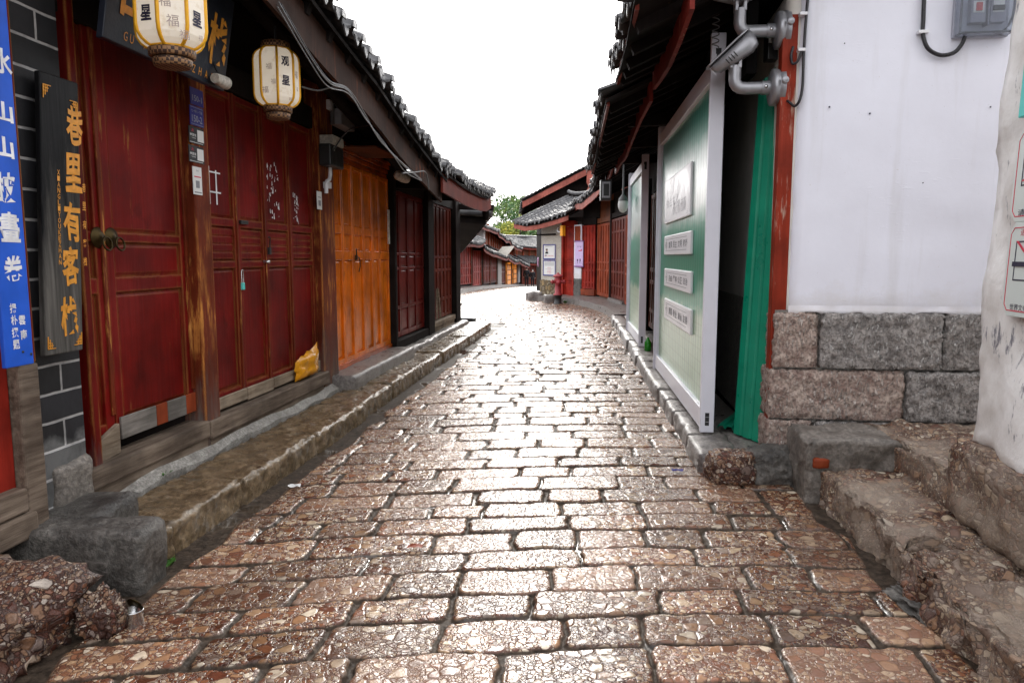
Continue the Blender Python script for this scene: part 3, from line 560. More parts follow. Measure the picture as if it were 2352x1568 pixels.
def roof(P, x0, x1, ye, ze, yr, zr, pitch=.19, course=.15, sag=.03, seed=1, fas=None, fh=.16, fy=.10, soff='darkwood', raft=.4, curl=(0, 0), tiles='tile', drips=True, sub=8, fz=-.05, lean=0.0):
    rs = random.Random(seed); n = max(3, int((x1 - x0) / pitch)); pitch = (x1 - x0) / n; sl = (zr - ze) / (yr - ye); nc = max(3, int(math.hypot(yr - ye, zr - ze) / course))
    def zoff(x):
        t = (x - x0) / (x1 - x0); c = curl[0] * max(0, 1 - t * (x1 - x0) / .9) ** 2 + curl[1] * max(0, 1 - (1 - t) * (x1 - x0) / .9) ** 2
        return sag * float(vnoise(x * .9, seed, 0, 3)) - sag * 1.2 * math.sin(math.pi * t) + c + lean * (x - x0)
    m = MB(); js = [(rs.uniform(-.035, .035), rs.uniform(-.012, .012)) for _ in range(n + 1)]; sub2 = sub
    vs = []; cols = n * sub2 + 1
    rows = []
    for c in range(nc):
        for e in (0, 1): rows.append((c + e * .98, .016 * (1 - e)))
    for (r, up) in rows:
        for i in range(cols):
            k, f = divmod(i, sub2); f /= sub2; x = x0 + i * pitch / sub2
            h = .058 * math.sin(f / .5 * math.pi) ** .7 if 0 < f < .5 else -.024 * math.sin((f - .5) / .5 * math.pi)
            je, jz = js[min(k, n)]; t = r / nc; y = ye + (yr - ye) * t - (je + (.03 if f < .5 else 0)) * (1 if r < .5 else 0) + .006 * rs.uniform(-1, 1)
            vs.append((x, y, ze + (y - ye) * sl + h + up * (1.5 if f < .5 else 1) + zoff(x) + jz + .03 + .006 * rs.uniform(-1, 1)))
    nr = len(rows); fs = [(r * cols + i, r * cols + i + 1, (r + 1) * cols + i + 1, (r + 1) * cols + i) for r in range(nr - 1) for i in range(cols - 1)]
    m.add(vs, fs, False)
    lo = [(v[0], v[1] + .004, v[2] - .022 - (0 if (i % sub2) else 0)) for i, v in enumerate(vs[:cols])]
    m.add(list(vs[:cols]) + lo, [(i + cols, i + 1 + cols, i + 1, i) for i in range(cols - 1)])
    m.add(lo + [(v[0], v[1] + .5, v[2] + .5 * sl) for v in lo], [(i, i + cols, i + 1 + cols, i + 1) for i in range(cols - 1)])   # tile undersides at the eave
    for k in range(n):                            # end discs and drip tiles
        x = x0 + (k + .25) * pitch; je, jz = js[k]; zz = ze + zoff(x) + jz + .03; y = ye - je - .034
        if drips and rs.random() < .93:
            r = pitch * .25; pts = [(x + r * math.cos(a), zz + .058 * math.sin(a) - .004) for a in (math.pi * q / 6 for q in range(7))]; m.prism(pts, y - .008, y + .004)
        xx = x0 + (k + .75) * pitch; r = pitch * .24; zz = ze + zoff(xx) + jz + .016; y = ye - je - .012
        if drips and rs.random() < .85: m.prism([(xx - r, zz), (xx - r * .8, zz - .04), (xx, zz - .075), (xx + r * .8, zz - .04), (xx + r, zz)], y - .008, y + .004)
    o = m.build('roof_tiles', M[tiles], P)
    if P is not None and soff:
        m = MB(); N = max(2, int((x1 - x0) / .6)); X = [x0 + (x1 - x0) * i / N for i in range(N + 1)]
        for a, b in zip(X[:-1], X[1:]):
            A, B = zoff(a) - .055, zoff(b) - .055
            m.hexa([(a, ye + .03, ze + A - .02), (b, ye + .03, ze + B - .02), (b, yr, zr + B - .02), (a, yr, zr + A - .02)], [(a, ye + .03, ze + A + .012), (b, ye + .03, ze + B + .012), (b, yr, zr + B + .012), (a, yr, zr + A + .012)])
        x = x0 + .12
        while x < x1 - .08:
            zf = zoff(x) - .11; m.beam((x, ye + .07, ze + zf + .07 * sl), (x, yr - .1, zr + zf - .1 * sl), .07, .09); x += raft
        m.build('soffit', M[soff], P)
    if fas:
        m = MB(); N = max(2, int((x1 - x0) / .5)); X = [x0 + (x1 - x0) * i / N for i in range(N + 1)]; y = ye + fy
        for a, b in zip(X[:-1], X[1:]):
            A, B = ze + zoff(a) + fz, ze + zoff(b) + fz
            m.hexa([(a, y, A - fh), (b, y, B - fh), (b, y + .03, B - fh), (a, y + .03, A - fh)], [(a, y, A), (b, y, B), (b, y + .03, B), (a, y + .03, A)])
        m.build('fascia', M[fas], P)
    return o
def ridge(P, x0, x1, y, z, curl=.12, r=.07):
    m = MB(); n = 14; pts = []
    for i in range(n + 1):
        t = i / n; e = max(0, abs(t - .5) * 2 - .6) / .4; pts.append((x0 + (x1 - x0) * t, y, z + curl * e * e))
    m.tube(pts, r, 8); return m.build('ridge_tiles', M['tile'], P)
px = lambda x, y=590, d=0.0: L.hit(x, y, d)[0]
pz = lambda x, y, d=0.0: L.hit(x, y, d)[1]
# ------------------------------------------------------------------ left row, first house with the red doors and the orange shop front
T = thing('old_shop_house', 'long dark timber house with red doors and an orange varnished shop front on the left', 'house', L, (6.5, 0, 0)); HA = T
xa, xb, xc, xd, xe, xf, xg = px(190), px(252), px(438), px(474), px(727), px(760), px(896)
p0, p1 = px(86, 900, -.08), px(190, 900, -.08)
m = MB(); m.box(p0, p1, -.075, .35, .0, 3.15); m.build('brick_pier', M['blackbrick'], T)
m = MB(); rock(m, p0 + .06, p1 + .03, -.105, .1, .10, .47, .03, .010, .02, 71, 12); m.build('pier_plinth', M['steprock'], T)
r1, r2 = (pz(330, 558), pz(330, 537)), (pz(330, 668), pz(330, 635))
for a, b, lb in ((xa - .12, xb - .006, None), (xb, xc, None)):
    d = leaf(T, a, b, .46, 2.86, .05, [r2, r1], M['red'], .075, name='door_leaf')
    m = MB(); m.box(b - .035, b - .006, .012, .026, .6, 2.8); m.build('edge_strip', M['strip'], d, .003)
    x = b - .05 if a < xb - .05 else a + .055; z = pz(270, 547); m = MB()
    m.lathe((x, .025, z), [(.060, .0), (.058, .006), (.040, .012), (.034, .020), (.014, .026), (.001, .027)], 20, 'y'); mm = Matrix.Translation((x, -.028, z - .038))
    m.tube([(x + .036 * math.sin(t), -.026 - .012 * (1 - math.cos(t)) * .5, z - .034 + .036 * math.cos(t)) for t in (2 * math.pi * k / 18 for k in range(19))], .0055, 8, False); k = m.build('door_knocker', M['brass'], d)
kk = [xb + .02 + (xc - xb - .03) * t for t in (0, .43, .58, .85, 1)]
for i in range(4): m = MB(); m.box(kk[i], kk[i + 1] - .003, .006, .02, .445, .575); m.build('kick_board', M['greyplank' if i % 2 == 0 else 'rust'], T, .003)
m = MB(); m.hexa([(xa - .02, -.01, .36), (xb - .02, -.01, .38), (xb - .02, .02, .38), (xa - .02, .02, .36)], [(xa - .02, -.01, .47), (xb - .02, -.01, .55), (xb - .02, .02, .55), (xa - .02, .02, .47)]); m.build('patch_board', M['rawlight'], T, .004)
for a, b, mt in ((xc, xd, 'post'), (xe, xf, 'post')):
    m = MB(); m.box(a, b - .004, -.055, .12, .14 if mt == 'post' else .2, 3.2); m.build('post', M[mt], T, .01)
m = MB(); m.box(xg + .006, xg + .10, -.07, .12, .22, 2.9); m.build('post', M['darkwood'], T, .01)
m = MB(); m.box(xa - .06, xa + .0, -.04, .06, .3, 3.1); m.build('door_frame', M['redframe'], T, .006)
# threshold planks
m = MB(); a, b = px(192, 1080, -.06), px(478, 960, -.06); m.box(a, b, -.075, .1, .255, .372); m.build('threshold', M['raw'], T, .012)
m = MB(); m.box(a, b, -.055, .09, .14, .262); m.build('threshold', M['raw'], T, .01); m = MB(); m.box(a - .02, a + .03, -.085, .0, .12, .36); m.build('threshold_end', M['raw'], T, .008)
m = MB(); a, b = px(478, 960, -.06) + .01, px(752, 845, -.06); m.box(a, b, -.085, .1, .235, .362); m.build('threshold', M['raw'], T, .014)
m = MB(); m.box(a + .02, b - .1, -.06, .09, .13, .24); m.build('threshold', M['raw'], T, .01)
# four red leaves
ed = [xd + .02, px(553), px(616), px(673), xe - .005]; ru, rl = (pz(510, 519), pz(510, 500)), (pz(510, 617), pz(510, 600))
for i in range(4):
    d = leaf(T, ed[i], ed[i + 1], .44, 2.72, .045, [rl, ru], M['red'], .05, boards=[(rl[1] + .01, ru[0] - .01)], deep=.03)
    if i == 0:
        x, z = ed[1] + .008, pz(558, 640); m = MB(); m.box(x - .017, x + .021, -.012, .008, z - .085, z - .03); m.build('padlock', M['teal'], d, .004)['label'] = 'green padlock'
        m = MB(); m.tube([(x - .012, -.002, z - .03), (x - .012, -.002, z + .05), (x - .009, -.002, z + .062), (x + .002, -.002, z + .068), (x + .013, -.002, z + .062), (x + .016, -.002, z + .05), (x + .016, -.002, z - .03)], .0042, 8); m.build('shackle', M['steel'], d)
    if i == 1:
        x, z = ed[2] - .015, pz(605, 601); m = MB(); m.box(x - .05, x + .035, -.008, .012, z - .012, z + .012); m.lathe((x - .05, -.012, z), [(.014, 0), (.012, .03), (.001, .032)], 12, 'y'); m.build('bolt', M['steel'], d)
        m = MB(); z = pz(617, 560); m.tube([(ed[2] + .002, -.004, z + .05), (ed[2] + .006, -.016, z + .058), (ed[2] + .016, -.016, z + .05), (ed[2] + .014, -.012, z - .03)], .005, 8); m.box(ed[2] - .012, ed[2] + .024, -.02, -.002, z - .09, z - .03); m.build('padlock', M['iron'], d)
        z = pz(575, 512); m = MB(); m.box(ed[1] + .02, ed[1] + .14, -.008, .014, z - .016, z + .014); m.build('latch', M['iron'], d, .004)
    m = MB(); m.box(ed[i] + .01, ed[i + 1] - .004, -.012, .015, .385 - .012 * (i % 2), .475); m.build('skirting_board', M['rawlight'], T, .008)
    m = MB(); m.box(ed[i + 1] - .030, ed[i + 1] - .004, .004, .016, .46, 2.72); m.build('edge_strip', M['strip'], d, .003)
    if i in (0, 2, 3):                             # chalk and scraped paper on the upper panels
        m = MB(); y = .028
        if i == 0:
            x = px(505); 
            for q, zz in ((-.05, 0), (.05, 0)): m.box(x + q - .008, x + q + .008, y, y + .002, pz(505, 470), pz(505, 385) - .02 * (q > 0))
            for zz in (pz(505, 397), pz(505, 442)): m.box(x - .10, x + .11, y - .001, y + .001, zz - .006, zz + .005)
            d2 = m.build('chalk_mark', M['whitelet'], d)
        else:
            rs = random.Random(i)
            for _ in range(46 if i == 2 else 26):
                x = px(640 + rs.uniform(-14, 12) if i == 2 else 690 + rs.uniform(-6, 6)); zz = pz(640, rs.uniform(380, 505)) if i == 2 else pz(690, rs.uniform(450, 515)); w, h = rs.uniform(.006, .02), rs.uniform(.01, .045)
                m.add([(x, y, zz), (x + w, y, zz + rs.uniform(-.01, .01)), (x + w * .7, y, zz + h), (x + .1 * w, y, zz + h * rs.uniform(.5, 1))], [(0, 1, 2, 3)])
            m.build('scraped_paint', M['whitelet'], d)['kind'] = 'stuff'
# orange shop front
eo = [xf + .02] + [px(v) for v in (791.6, 815, 838.5, 859, 875)] + [xg]; zu, zl = (pz(800, 538), pz(800, 519)), (pz(800, 597), pz(800, 576))
for i in range(6):
    d = leaf(T, eo[i], eo[i + 1], .33, 2.52, .04, [zl, zu], M['orange'], .045, deep=.03)
    if i == 1:
        x, z = eo[2], pz(815, 580); m = MB(); m.box(x - .014, x + .02, -.03, -.006, z - .085, z - .03); m.tube([(x - .009, -.02, z - .03), (x - .009, -.02, z + .03), (x + .003, -.02, z + .044), (x + .015, -.02, z + .03), (x + .015, -.02, z - .03)], .004, 8)
        m.tube([(x + .02, -.015, z - .05), (x + .10, -.022, z - .06), (x + .13, -.02, z - .15), (x + .08, -.02, z - .22)], .006, 6); m.build('padlock', M['brass'], d)
m = MB(); m.box(eo[0] - .02, xg, -.01, .1, .275, .335); m.build('threshold', M['orangeframe'], T, .008)
m = MB()
for k in range(4): m.box(xf, xg + .05, .03 - .02 * k, .12, 2.53 + .055 * k, 2.575 + .055 * k)
m.build('lintel_moulding', M['orangeframe'], T, .006)
m = MB(); m.box(xa - .6, xf, .0, .16, 2.73, 2.93); m.box(xf, xg + .1, .02, .16, 2.76, 2.93); m.build('lintel', M['darkwood'], T, .008)
m = MB(); m.box(xa - 4, xg + .1, .08, .22, 2.9, 3.55); m.box(xa - 4, xg + .1, 2.9, 3.05, -.2, 4.3); m.box(xg + .02, xg + .1, .12, 3.0, 0, 3.4); m.box(xa - 4.2, xa - 4.05, .1, 3, 0, 3.4); m.box(xa - 4, xg + .1, .2, 2.9, 2.88, 2.9); m.build('wall', M['darkwood'], T)
m = MB(); m.box(xa - .05, xg, .1, .16, .1, 2.9); m.build('back_boards', M['darkwood'], T)
LN = -.17; zA0 = 3.30 - LN * (5.15 - (xa - 4))
for zz, yy in ((-.13, -.58), (.0, -.22)):
    zq = lambda s_: zA0 + LN * (s_ - xa + 4) + (yy + .86) * .47 - .2
    m = MB(); m.tube([(xa - 4, yy, zq(xa - 4)), (xg - .1, yy, zq(xg - .1))], .06, 10); m.build('purlin', M['darkwood'], T)
for x in (xa - .6,):
    m = MB(); m.beam((x, .1, 2.93), (x, -.7, 2.93), .09, .13); m.build('bracket_beam', M['darkwood'], T, .008)
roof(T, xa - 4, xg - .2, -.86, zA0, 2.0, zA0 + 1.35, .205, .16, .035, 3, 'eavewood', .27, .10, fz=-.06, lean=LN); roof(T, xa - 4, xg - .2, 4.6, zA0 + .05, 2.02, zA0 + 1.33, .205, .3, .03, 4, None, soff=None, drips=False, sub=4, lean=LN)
m = MB()
for k in range(9): m.box(xf + .35 + k * .10, xf + .43 + k * .10, -.40, -.02, 2.66, 2.675)
solo('bamboo_screen', m, M['brownwood'], 'slatted bamboo panel under the eaves above the orange shop front', 'screen', L, (xf + .8, -.2, 2.66))
# second house with the lower roof
T = thing('low_shop_house', 'low dark shop house with maroon shutters past the orange shop front', 'house', L, (12, 0, .1)); x0, x1, x2, x3, x4, x5 = xg + .12, px(976), px(990), px(1039), px(1041), px(1051)
zr = [(pz(928, 619), pz(928, 613)), (pz(928, 586), pz(928, 580)), (pz(928, 708), pz(928, 700))]
bars(T, L, x0, x1, 4, .36, 2.42, .05, zr, M['maroon'], st=.06)
zr = [(pz(1012, 624), pz(1012, 617)), (pz(1012, 594), pz(1012, 588)), (pz(1012, 692), pz(1012, 684))]
bars(T, L, x2, x3, 6, .40, 2.42, .05, zr, M['maroon2'], st=.05)
for a, b in ((x1 + .01, x2 - .01), (x4, x5)):
    m = MB(); m.box(a, b, -.06, .14, .15, 2.6); m.build('post', M['darkwood'], T, .012)
m = MB(); m.box(x0, x1, -.05, .1, .20, .345); m.build('threshold', M['darkwood'], T, .01); m = MB(); m.box(x2, x3 + .02, -.05, .1, .30, .385); m.box(x2, x3, -.03, .1, .15, .30); m.build('threshold', M['rawlight'], T, .008)
m = MB(); m.box(x0, x5, .0, .16, 2.42, 2.75); m.box(x0, x5, .10, .16, .1, 2.5); m.box(x5 - .14, x5, .16, 3.3, -.2, 2.9); m.box(x0, x5, 3.2, 3.3, -.2, 3.6); m.build('wall', M['darkwood'], T)
m = MB(); m.beam((x2 + .33, -.02, .42), (x2 + .42, .0, .95), .03, .03); m.beam((x2 + .62, -.02, .42), (x2 + .50, .0, .95), .03, .03); m.build('brace_stick', M['rawlight'], T)
m = MB(); m.tube([(x0 - .1, -.6, 2.47), (x5 + .2, -.6, 2.47)], .06, 10); m.build('purlin', M['darkwood'], T)
for x in (x0 + .2, x2 - .1, x5 - .1):
    m = MB(); m.beam((x, .1, 2.5), (x, -.75, 2.46), .09, .12); m.build('bracket_beam', M['darkwood'], T, .008)
xr = L.hit(1133, 470, -.86)[0]
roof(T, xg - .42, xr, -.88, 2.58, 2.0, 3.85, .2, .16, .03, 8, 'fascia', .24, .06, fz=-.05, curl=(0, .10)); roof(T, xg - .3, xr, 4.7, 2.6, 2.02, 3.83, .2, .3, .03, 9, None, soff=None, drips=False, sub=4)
ridge(T, xg - .35, xr, 2.01, 3.95)
m = MB(); m.lathe((xr - .22, -.75, 2.36), [(.001, -.2), (.05, -.18), (.07, -.05), (.05, 0)], 10); m.build('drop_boss', M['darkwood'], T)
# lean-to behind the end wall: its eave slopes away to the left
A, B = L.loc(*(ray(1116, 490)[:2] * 14.9)), L.loc(*(ray(1050, 572)[:2] * 19.5)); zA, zB = CAMZ + ray(1116, 490)[2] * 14.9, CAMZ + ray(1050, 572)[2] * 19.5
T = thing('lean_to', 'dark tiled lean-to sloping down behind the end wall of the low shop house', 'lean-to', L, (A[0], A[1], 0))
m = MB(); d = np.array([B[0] - A[0], B[1] - A[1], zB - zA]); n = 26; q = np.array([.25, 1.6, .12])
for k in range(n):
    p = np.array([*A, zA]) + d * k / n; e = np.array([*A, zA]) + d * (k + 1) / n; w = (e - p) * .55
    m.tube([p - q * .08, p + q], .09, 6); m.add([p + w * .6 + (0, 0, -.0), p + w * 1.8, p + w * 1.2 + (0, -.02, -.13)], [(0, 1, 2)])
m.build('roof_tiles', M['tile'], T)
m = MB(); m.hexa([(*A, zA - .22), (*B[:2], zB - .22), (B[0] + .25, B[1] + 1.6, zB - .1), (A[0] + .25, A[1] + 1.6, zA - .1)], [(*A, zA - .03), (*B[:2], zB - .03), (B[0] + .25, B[1] + 1.6, zB + .09), (A[0] + .25, A[1] + 1.6, zA + .09)]); m.build('soffit', M['darkwood'], T)
m = MB(); m.box(x5 + .3, x5 + .42, .5, .62, 0, 2.3); m.box(B[0] - .1, B[0] + .1, B[1] + .4, B[1] + .6, -.2, 1.7); m.build('post', M['darkwood'], T)
# corner house at the left edge: red boards, post and threshold
T = thing('red_board_house', 'red plank shop front with a weathered post at the left edge', 'house', L, (2.6, -.1, 0)); y0 = -.16
q0, q1 = px(44, 1000, y0), px(92, 1000, y0)
m = MB(); m.box(q0, q1, y0 - .02, y0 + .12, .2, 1.02); m.build('post', M['raw'], T, .01); m = MB(); m.box(q0 + .075, q1 - .005, y0 - .015, y0 + .12, 1.02, 3.3); m.build('post', M['redframe'], T, .008)
m = MB()
for k in range(6): m.box(q0 - .16 * (k + 1), q0 - .16 * k - .004, y0 + .03, y0 + .07, .46, 3.2)
m.build('plank_wall', M['brightred'], T, .004)
m = MB(); m.box(q0 - 1.2, q0 - .005, y0 - .03, y0 + .1, .36, .47); m.build('threshold', M['raw'], T, .012); m = MB(); m.box(q0 - 1.2, q0 + .02, y0 - .05, y0 + .1, .24, .355); m.build('threshold', M['raw'], T, .012)
m = MB(); m.box(q0 - 4, q0 - .98, y0, y0 + .15, .1, 3.3); m.box(q0 - .3, q1 + .1, y0 + .13, y0 + .2, 0, 3.2); m.build('wall', M['darkwood'], T)
# ------------------------------------------------------------------ boards, lanterns and stickers on the left row
def cjk_column(m, txt, x, y, zt, zb, h, w, **k):
    n = len(txt)
    for i, c in enumerate(txt): letter(m, c, x, y, zt + (zb - zt) * (i / max(1, n - 1)), h, w, **k)
yb = -.235; b0, b1 = px(14, 838, yb), px(79, 838, yb); zb = pz(60, 838, yb)
T = thing('couplet_board', 'tall blue board with white brush lettering on the red board house', 'board', L, (b0, yb, zb))
m = MB(); m.box(b0, b1, yb, yb + .022, zb, 3.35); m.build('board', M['blueboard'], T, .004)
m = MB(); xm = px(22, 500, yb); S_ = lambda v: pz(30, v, yb); wl = .105
for c, yv, hh, xx in (('水', 150, .105, px(4, 150, yb)), ('山', 262, .085, px(6, 262, yb)), ('山', 342, .085, px(8, 342, yb)), ('披', 432, .125, px(14, 432, yb)), ('畫', 522, .125, px(22, 522, yb)), ('卷', 620, .125, px(31, 620, yb))): m = MB(); letter(m, c, xx, yb - .002, S_(yv), hh, wl, .03, wob=.02); m.build('character', M['whitelet'], T)
m = MB()
for c, yv, xx in (('揚', 708, 29), ('朴', 735, 32), ('撰', 764, 34), ('題', 792, 37), ('雲', 737, 50), ('南', 771, 54)): letter(m, c, px(xx, yv, yb), yb - .002, S_(yv), .042, .036, .02, wob=.02)
m.build('lettering', M['whitelet'], T)
m = MB(); m.lathe((b1 - .015, yb, zb + .045), [(.006, 0), (.005, .004), (.001, .005)], 8, 'y'); m.lathe((b1 - .06, yb, zb + .06), [(.006, 0), (.005, .004), (.001, .005)], 8, 'y'); m.build('nail', M['iron'], T)
yb = -.15; b0, b1 = px(104, 815, yb), px(191, 805, yb); zb, zt = pz(108, 818, yb), pz(140, 178, yb)
_ob = MB.build
def _shear(mb, *q, **k): mb.v = [(x + (z - zb) * .072, y, z) for x, y, z in mb.v]; return _ob(mb, *q, **k)   # the board hangs askew
MB.build = _shear
T = thing('inn_board', 'black hanging board with orange gold lettering in front of the brick pier', 'board', L, (b0, yb, zb))
m = MB(); m.box(b0, b1, yb, yb + .03, zb, zt); m.build('board', M['blackboard'], T, .006)
m = MB(); xc_ = px(146, 590, yb); V = lambda v: pz(146, v, yb)
for c, yv in (('巷', 282), ('里', 392), ('有', 508), ('客', 610), ('栈', 728)): m = MB(); letter(m, c, px(144 + (yv - 282) * .024, yv, yb), yb - .002, V(yv), .19, .115, .03, wob=.025, lean=-.05); m.build('character', M['gold'], T)
m = MB()
for k, c in enumerate('XIANGLIYOUKEZHAN'): letter(m, c, px(117, 470, yb), yb - .002, V(398 + k * 13.6), .024, .017, .01, rot=R(0))
for k, c in enumerate('巷里有客栈'): letter(m, c, px(176, 470, yb), yb - .002, V(425 + k * 44), .042, .026, .012)
for cx_, cz_, dx_, dz_ in ((b0 + .015, zt - .06, 1, -1), (b1 - .015, zt - .10, -1, -1), (b0 + .015, zb + .03, 1, 1), (b1 - .015, zb + .03, -1, 1)):
    for k in range(3): m.box(min(cx_, cx_ + dx_ * (.05 - .015 * k)), max(cx_, cx_ + dx_ * (.05 - .015 * k)), yb - .004, yb - .001, cz_ + dz_ * .014 * k, cz_ + dz_ * .014 * k + .004); m.box(cx_ + dx_ * .012 * k, cx_ + dx_ * .012 * k + .004, yb - .0045, yb - .001, min(cz_, cz_ + dz_ * (.06 - .015 * k)), max(cz_, cz_ + dz_ * (.06 - .015 * k)))
m.build('lettering', M['gold'], T)
m = MB(); m.box(b0 + .1, b0 + .14, yb + .03, -.06, zt - .1, zt - .06); m.box(b0 + .1, b0 + .14, yb + .03, -.06, zb + .1, zb + .14); m.build('spacer', M['iron'], T)
MB.build = _ob
# dark name board over the double door
yb = -.30; b0, b1 = px(236, 80, yb), px(512, 150, yb); z0 = pz(380, 150, yb)
T = thing('name_board', 'dark navy name board with orange characters above the double door', 'board', L, (b0, yb, z0))
m = MB(); m.add([(b0, yb, z0), (b1, yb, z0), (b1, yb - .10, z0 + .55), (b0, yb - .10, z0 + .55), (b0, yb + .04, z0), (b1, yb + .04, z0), (b1, yb - .06, z0 + .55), (b0, yb - .06, z0 + .55)], [(0, 1, 2, 3), (7, 6, 5, 4), (0, 4, 5, 1), (1, 5, 6, 2), (2, 6, 7, 3), (3, 7, 4, 0)]); m.build('board', M['navy'], T, .006)
m = MB()
for c, xx, zz in (('古', px(287, 30, yb), z0 + .29), ('院', px(345, 60, yb), z0 + .27), ('客', px(415, 90, yb), z0 + .27), ('栈', px(484, 130, yb), z0 + .27)): letter(m, c, xx, 0, zz, .30, .22, .03, wob=.02)
for k, c in enumerate('GU YUAN KE ZHAN'):
    if c != ' ': letter(m, c, px(282 + 14 * k, 60, yb), 0, z0 + .05, .045, .03, .0)
m.v = [(x, yb - .004 - (z - z0) * .10 / .55, z) for x, y, z in m.v]; m.build('lettering', M['gold'], T)
def lantern(lbl, cx, cy, zb, Rr, rot, faces, grp='cream lanterns under the eaves'):
    H = .49 * Rr / .18; T = thing('lantern', lbl, 'lantern', L, (cx, cy, zb), grp); k = Rr / math.cos(math.pi / 8)
    prof = [(.60, .0), (.72, .018), (.86, .06), (.96, .12), (1, .2), (1, .5), (1, .8), (.96, .88), (.86, .94), (.72, .982), (.6, 1.0)]; zz = zb + .12 * Rr / .17
    m = MB(); m.lathe((cx, cy, zz), [(r * k, h * H) for r, h in prof], 8, 'z', False, rot); m.f = m.f[:-2]; m.sm = m.sm[:-2]; m.build('shade', M['lantern'], T)
    m = MB()
    for q in range(8):
        a = rot + q * math.pi / 4; m.tube([(cx + r * k * math.cos(a), cy + r * k * math.sin(a), zz + h * H) for r, h in prof], .0095, 6)
    for h in (0, 1.0): m.tube([(cx + .60 * k * math.cos(rot + q * math.pi / 4), cy + .60 * k * math.sin(rot + q * math.pi / 4), zz + h * H) for q in range(9)], .011, 6, False)
    m.build('ribs', M['ribyellow'], T)
    for nm, r0, r1, za, zc in (('collar', .66, .64, zz - .045, zz - .004), ('collar', .56, .52, zz - .09, zz - .05), ('collar', .64, .66, zz + H + .003, zz + H + .05)):
        m = MB(); m.lathe((cx, cy, za), [(r1 * k - .01, 0), (r1 * k, .004), (r0 * k, zc - za - .004), (r0 * k - .01, zc - za)], 24); m.build(nm, M['braid'], T)
    m = MB(); m.lathe((cx, cy, zz - .06), [(.5 * k, 0), (.5 * k, .012)], 16); m.build('inner_ring', M['iron'], T)
    m = MB(); m.tube([(cx, cy, zz + H + .04), (cx, cy, 3.12)], .008, 6); m.build('hanger', M['iron'], T)
    m = MB(); ms = MB()
    for q, txt, cen in faces:                       # q: face number, writing facing out
        a = rot + (q + .5) * math.pi / 4; rr = Rr + .003; rx = Matrix.Translation((cx + rr * math.cos(a), cy + rr * math.sin(a), zz)) @ Matrix.Rotation(a + math.pi / 2, 4, 'Z')
        m.m = ms.m = rx
        for c, f in txt: m = MB(); m.m = rx; letter(m, c, 0, 0, H * f, .17 * H, .15 * H, .03, wob=.02); m.build('character', M['ink'], T)
        for c, u, f, s in cen: ms = MB(); ms.m = rx; letter(ms, c, u, 0, H * f, s, None, .0); ms.build('seal_print', M['seal'], T)
    return T
d1, d2 = 3.80, 5.36
def at_depth(pxx, d): return L.loc(*(ray(pxx, 300)[:2] / ray(pxx, 300)[1] * d))
def face_rot(c, off):                                # angle towards the camera in the facade's own axes
    o = L.loc(0, 0); return math.atan2(o[1] - c[1], o[0] - c[0]) + off
c = at_depth(405, d1); rr = face_rot(c, -R(22.5) - 3 * math.pi / 4 + R(3)); zb = CAMZ + ray(396, 150)[2] * d1
lantern('larger cream lantern nearest the camera, cut by the top of the picture', c[0], c[1], zb - .07, .158, rr, [(2, [('星', .30), ('观', .62)], []), (4, [('星', .30), ('观', .62)], [('福', .02, .1, .03)]), (3, [], [('福', .0, .22, .055), ('福', .05, .08, .045), ('福', -.03, .42, .05), ('福', .03, .6, .05)])])
c = at_depth(640, d2); rr = face_rot(c, -math.pi + R(2)); zb = CAMZ + ray(640, 274)[2] * d2
lantern('smaller cream lantern with two black characters above the four red door leaves', c[0], c[1], zb - .04, .143, rr, [(4, [('观', .73), ('星', .40)], [('福', .03, .08, .025)]), (3, [], [('福', .0, .62, .04), ('福', .03, .36, .035), ('福', -.03, .22, .045)]), (5, [], [('福', -.01, .55, .05), ('福', .0, .3, .03)])])
# plates and stickers on the post between the double door and the four leaves
yp = -.0575
def plate(nm, lbl, x0, ya, x1, yb_, mat, cat, lets, y=yp, F=L, th=.004, lm='greyletter', lets2=None, lm2='redink', grp=None):
    a, zt = F.hit(x0, ya, y); b, zbm = F.hit(x1, yb_, y); zt = F.hit((x0 + x1) / 2, (ya), y)[1]; zbm = F.hit((x0 + x1) / 2, yb_, y)[1]; a, b = min(a, b), max(a, b)
    T = thing(nm, lbl, cat, F, ((a + b) / 2, y, zbm), grp); m = MB(); m.box(a, b, y - th, y, zbm, zt); m.build('plate', M[mat], T)
    for LL, mt in ((lets, lm), (lets2, lm2)):
        if LL:
            m = MB()
            for it in LL:
                if isinstance(it[0], str): letter(m, it[0], a + (b - a) * it[1], y - th - .0012, zbm + (zt - zbm) * it[2], (zt - zbm) * it[3], (b - a) * it[4], .012)
                else: m.box(a + (b - a) * it[0], a + (b - a) * it[2], y - th - .0016, y - th - .0004, zbm + (zt - zbm) * it[1], zbm + (zt - zbm) * it[3])
            m.build('lettering', M[mt], T)
    return T
G1 = 'plates and stickers on the worn post'
plate('house_number_plate', 'upper dark blue house number plate reading 150-1', 435, 205, 466, 243, 'plateblue', 'number plate', [('150-1', .5, .4, .36, .72)], grp=G1)
plate('house_number_plate', 'lower blue house number plate reading 150-2', 434, 246, 467, 290, 'plateblue', 'number plate', [('七一街八一下段', .5, .74, .16, .8), ('150-2', .5, .36, .36, .74), (.06, .06, .94, .08), (.06, .92, .94, .94)], grp=G1)
for i, (a, b, w) in enumerate(((293, 331, 'upper'), (336, 374, 'lower'))):
    plate('sticker', w + ' black sticker with a white square under the blue number plates', 432, a, 468, b, 'black', 'sticker', [('商盟宝', .26, .5, .16, .4), ('一扫付', .26, .32, .08, .34), (.54, .16, .96, .86), (.04, .05, .9, .08)], grp=G1, lm='paper', lets2=[('火', .24, .78, .2, .16)])
